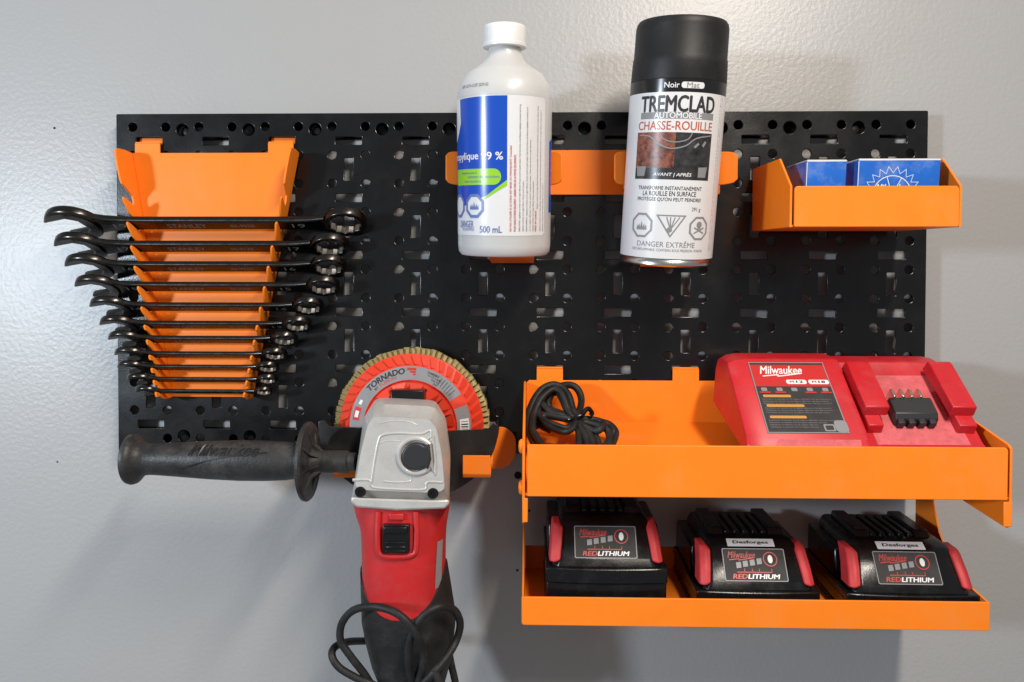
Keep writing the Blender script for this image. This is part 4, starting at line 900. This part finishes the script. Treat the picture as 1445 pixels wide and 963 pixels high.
# ------------------------------------------------------------------ batteries on the lower tray
def battery(label, pxl, pxr, h_lab, tape, yawd, fyy=-83.0):
    """h_lab: height of the label's lower edge above the tray floor"""
    xa, xb = at(pxl, 845, fyy).x, at(pxr, 845, fyy).x; w = (xb - xa) / 2; xm = (xa + xb) / 2
    zf = low((0, fyy, -HL + 1.5))[2]
    t = thing('tool_battery', label, 'battery', (xm, fyy, zf), 'tool batteries on the lower tray', local=True, rot=(-math.atan2(zrb - zrf, ly - LY) * 0.0, 0, math.radians(yawd)))
    H = h_lab; L = 77.0
    tilt = lambda p: (p[0], p[1], p[2] + p[1] * 0.085)
    B = lambda name, vf, m, par, **k: build(name, xf(vf, tilt), m, par, **k)
    def bowed(x0, x1, y0, z0, z1, y1, bow=2.2, n=10):
        fr_ = [(x0 + (x1 - x0) * k / n, y0 - bow * (1 - (2 * k / n - 1) ** 2)) for k in range(n + 1)]
        return prism(fr_ + [(x1, y1), (x0, y1)], z0, z1, 'z')
    cells = B('cell_case', join(bowed(-w, w, 0.5, 0.3, H * 0.22, L), bowed(-w + 0.4, w - 0.4, 1.4, H * 0.20, H * 0.70, L - 1), bowed(-w, w, 0.2, H * 0.68, H - 0.5, L)), 'battery_black', t, bevel=0.9)
    # tapering upper housing whose sloping front carries the label
    def pr(zz, hw, y0): return [(-hw, y0 + 3, zz), (-hw + 4, y0, zz), (hw - 4, y0, zz), (hw, y0 + 3, zz), (hw, L - 2, zz), (-hw, L - 2, zz)]
    B('upper_case', loft([pr(H - 1, w - 4, 1.0), pr(H + 4, w - 6.5, 3.0), pr(H + 22, w - 9.5, 14.5), pr(H + 24.5, w - 11, 18.5), pr(H + 26, w - 13, 26)]), 'battery_black', t, bevel=1.0)
    B('rear_shoulder', loft([[(x, y, z) for x, y, z in ((-w + 1.5, 24, H - 1), (w - 1.5, 24, H - 1), (w - 1.5, L, H - 1), (-w + 1.5, L, H - 1))], [(x, y, z) for x, y, z in ((-w + 2, 27, H + 19), (w - 2, 27, H + 19), (w - 2, L, H + 19), (-w + 2, L, H + 19))]]), 'battery_black', t, bevel=1.5)
    top = H + 24
    for s in (-1, 1): B('terminal_rail', loft([[(s * 20 - 6 + (0 if s > 0 else 0), 26, top - 3), (s * 20 + 6, 26, top - 3), (s * 20 + 6, L - 4, top - 3), (s * 20 - 6, L - 4, top - 3)], [(s * 20 - 4.5, 31, top + 6), (s * 20 + 4.5, 31, top + 6), (s * 20 + 4.5, L - 6, top + 6), (s * 20 - 4.5, L - 6, top + 6)]]), 'battery_black', t, bevel=0.8)
    B('terminal_teeth', join(*[box(-12.4 + k * 6.2 - 1.7, -12.4 + k * 6.2 + 1.7, 30, L - 8, top - 2, top + 4.0) for k in range(5)]), 'battery_black', t, bevel=0.5)
    # label on the slope between (y=3, z=H+4) and (y=14.5, z=H+22)
    e = Vector((0, 11.5, 18)).normalized(); n = Vector((0, -e.z, e.y))
    SLn = math.hypot(11.5, 18)
    def ps(p, h=0.25): q = Vector((0, 3.0, H + 4)) + e * (p[1] + SLn / 2) + n * (h + p[2]); return (p[0], q.y, q.z)
    lw, lh = 20.3, 10.2
    lab = B('label', xf(poly2(rrect(-lw, lw, -lh, lh, 1.0)), lambda p: ps(p)), 'label_grey' if False else 'label_dark', t, smooth=0)
    k3 = lambda p: ps(p, 0.4)
    B('label_border', xf(ring2(rrect(-lw, lw, -lh, lh, 1.0), rrect(-lw + 0.55, lw - 0.55, -lh + 0.5, lh - 0.5, 0.8)), k3), 'ink_grey', lab, smooth=0)
    B('red_lettering', xf(join(xf(brand(18, 4.2, 0.1), lambda p: (p[0] - 8, p[1] + 6.2, p[2])), text('RED', 9.5, 2.8, 0.35, 0.2, -10.3, -7.2), ring2(circ(10.5, 3.6, 4.6, 24), circ(10.5, 3.6, 4.0, 24)), stroke([(-12, -4.6), (-2, -4.6), (10.5, -4.6)], 0.5), *[stroke([(x, -4.6), (x, -2.4)], 0.4) for x in (-7, -2, 2.5, 10.5)]), k3), 'ink_red', lab, smooth=0)
    B('white_lettering', xf(join(text('LITHIUM', 20.5, 2.8, 0.35, 0.2, 5.0, -7.2), poly2(circ(10.5, 3.6, 1.6, 14, 2.6))), k3), 'ink_white', lab, smooth=0)
    B('gauge_bars', xf(join(*[poly2([(x, y), (x + 3.2, y + 0.4), (x + 3.2, y + 4.0), (x, y + 3.6)]) for x, y in ((-12, -2.2), (-7.6, -1.4), (-3.0, -0.6), (1.6, 0.2))]), k3), 'ink_grey', lab, smooth=0)
    for s in (-1, 1):
        rb = []
        for zz, yy, g in ((H + 2, 2.5, 0.7), (H + 3.5, 1.8, 1.0), (H + 12, 6.0, 1.0), (H + 21, 12.5, 1.0), (H + 23, 15.5, 0.7)):
            xo_ = w - 2.2 - (zz - H) * 0.12; xi = xo_ - 7.0 * g
            rb.append([(s * xi, yy, zz), (s * (xi + xo_) / 2, yy - 1.0, zz), (s * xo_, yy + 1.5, zz), (s * (xo_ + 0.5), yy + 14, zz), (s * xi, yy + 14, zz)])
        B('release_button', loft(rb), 'button_red', t, bevel=0.9)
    if tape:
        q = [( -16, 15.6, H + 23.2), (15, 15.6, H + 23.2), (14, 20.5, H + 27.8), (-15.5, 20.5, H + 27.8)]
        def tp(p, h): # tape lies across the break above the label
            f_ = (p[1] + 2.6) / 5.2; return (p[0], 14.9 + 5.2 * f_ - h * 0.6, H + 22.4 + 3.2 * f_ + h)
        tpo = B('name_tape', xf(poly2(rrect(-16, 15, -2.6, 2.6, 0.3)), lambda p: tp(p, 0.5)), 'label_white', t, smooth=0)
        B('tape_lettering', xf(text('Desforges', 23, 2.6, 0.3, 0, -0.5, -0.1), lambda p: tp(p, 0.65 + p[2])), 'ink_black', tpo, smooth=0)
    return t
battery('taller black battery without tape, leftmost on the lower orange tray', 770, 942, 33, False, 0)
battery('black battery with white name tape, middle one on the lower tray', 983, 1158, 19, True, 0)
battery('black battery with white name tape at the right end of the lower tray', 1196, 1382, 18, True, -1.0)
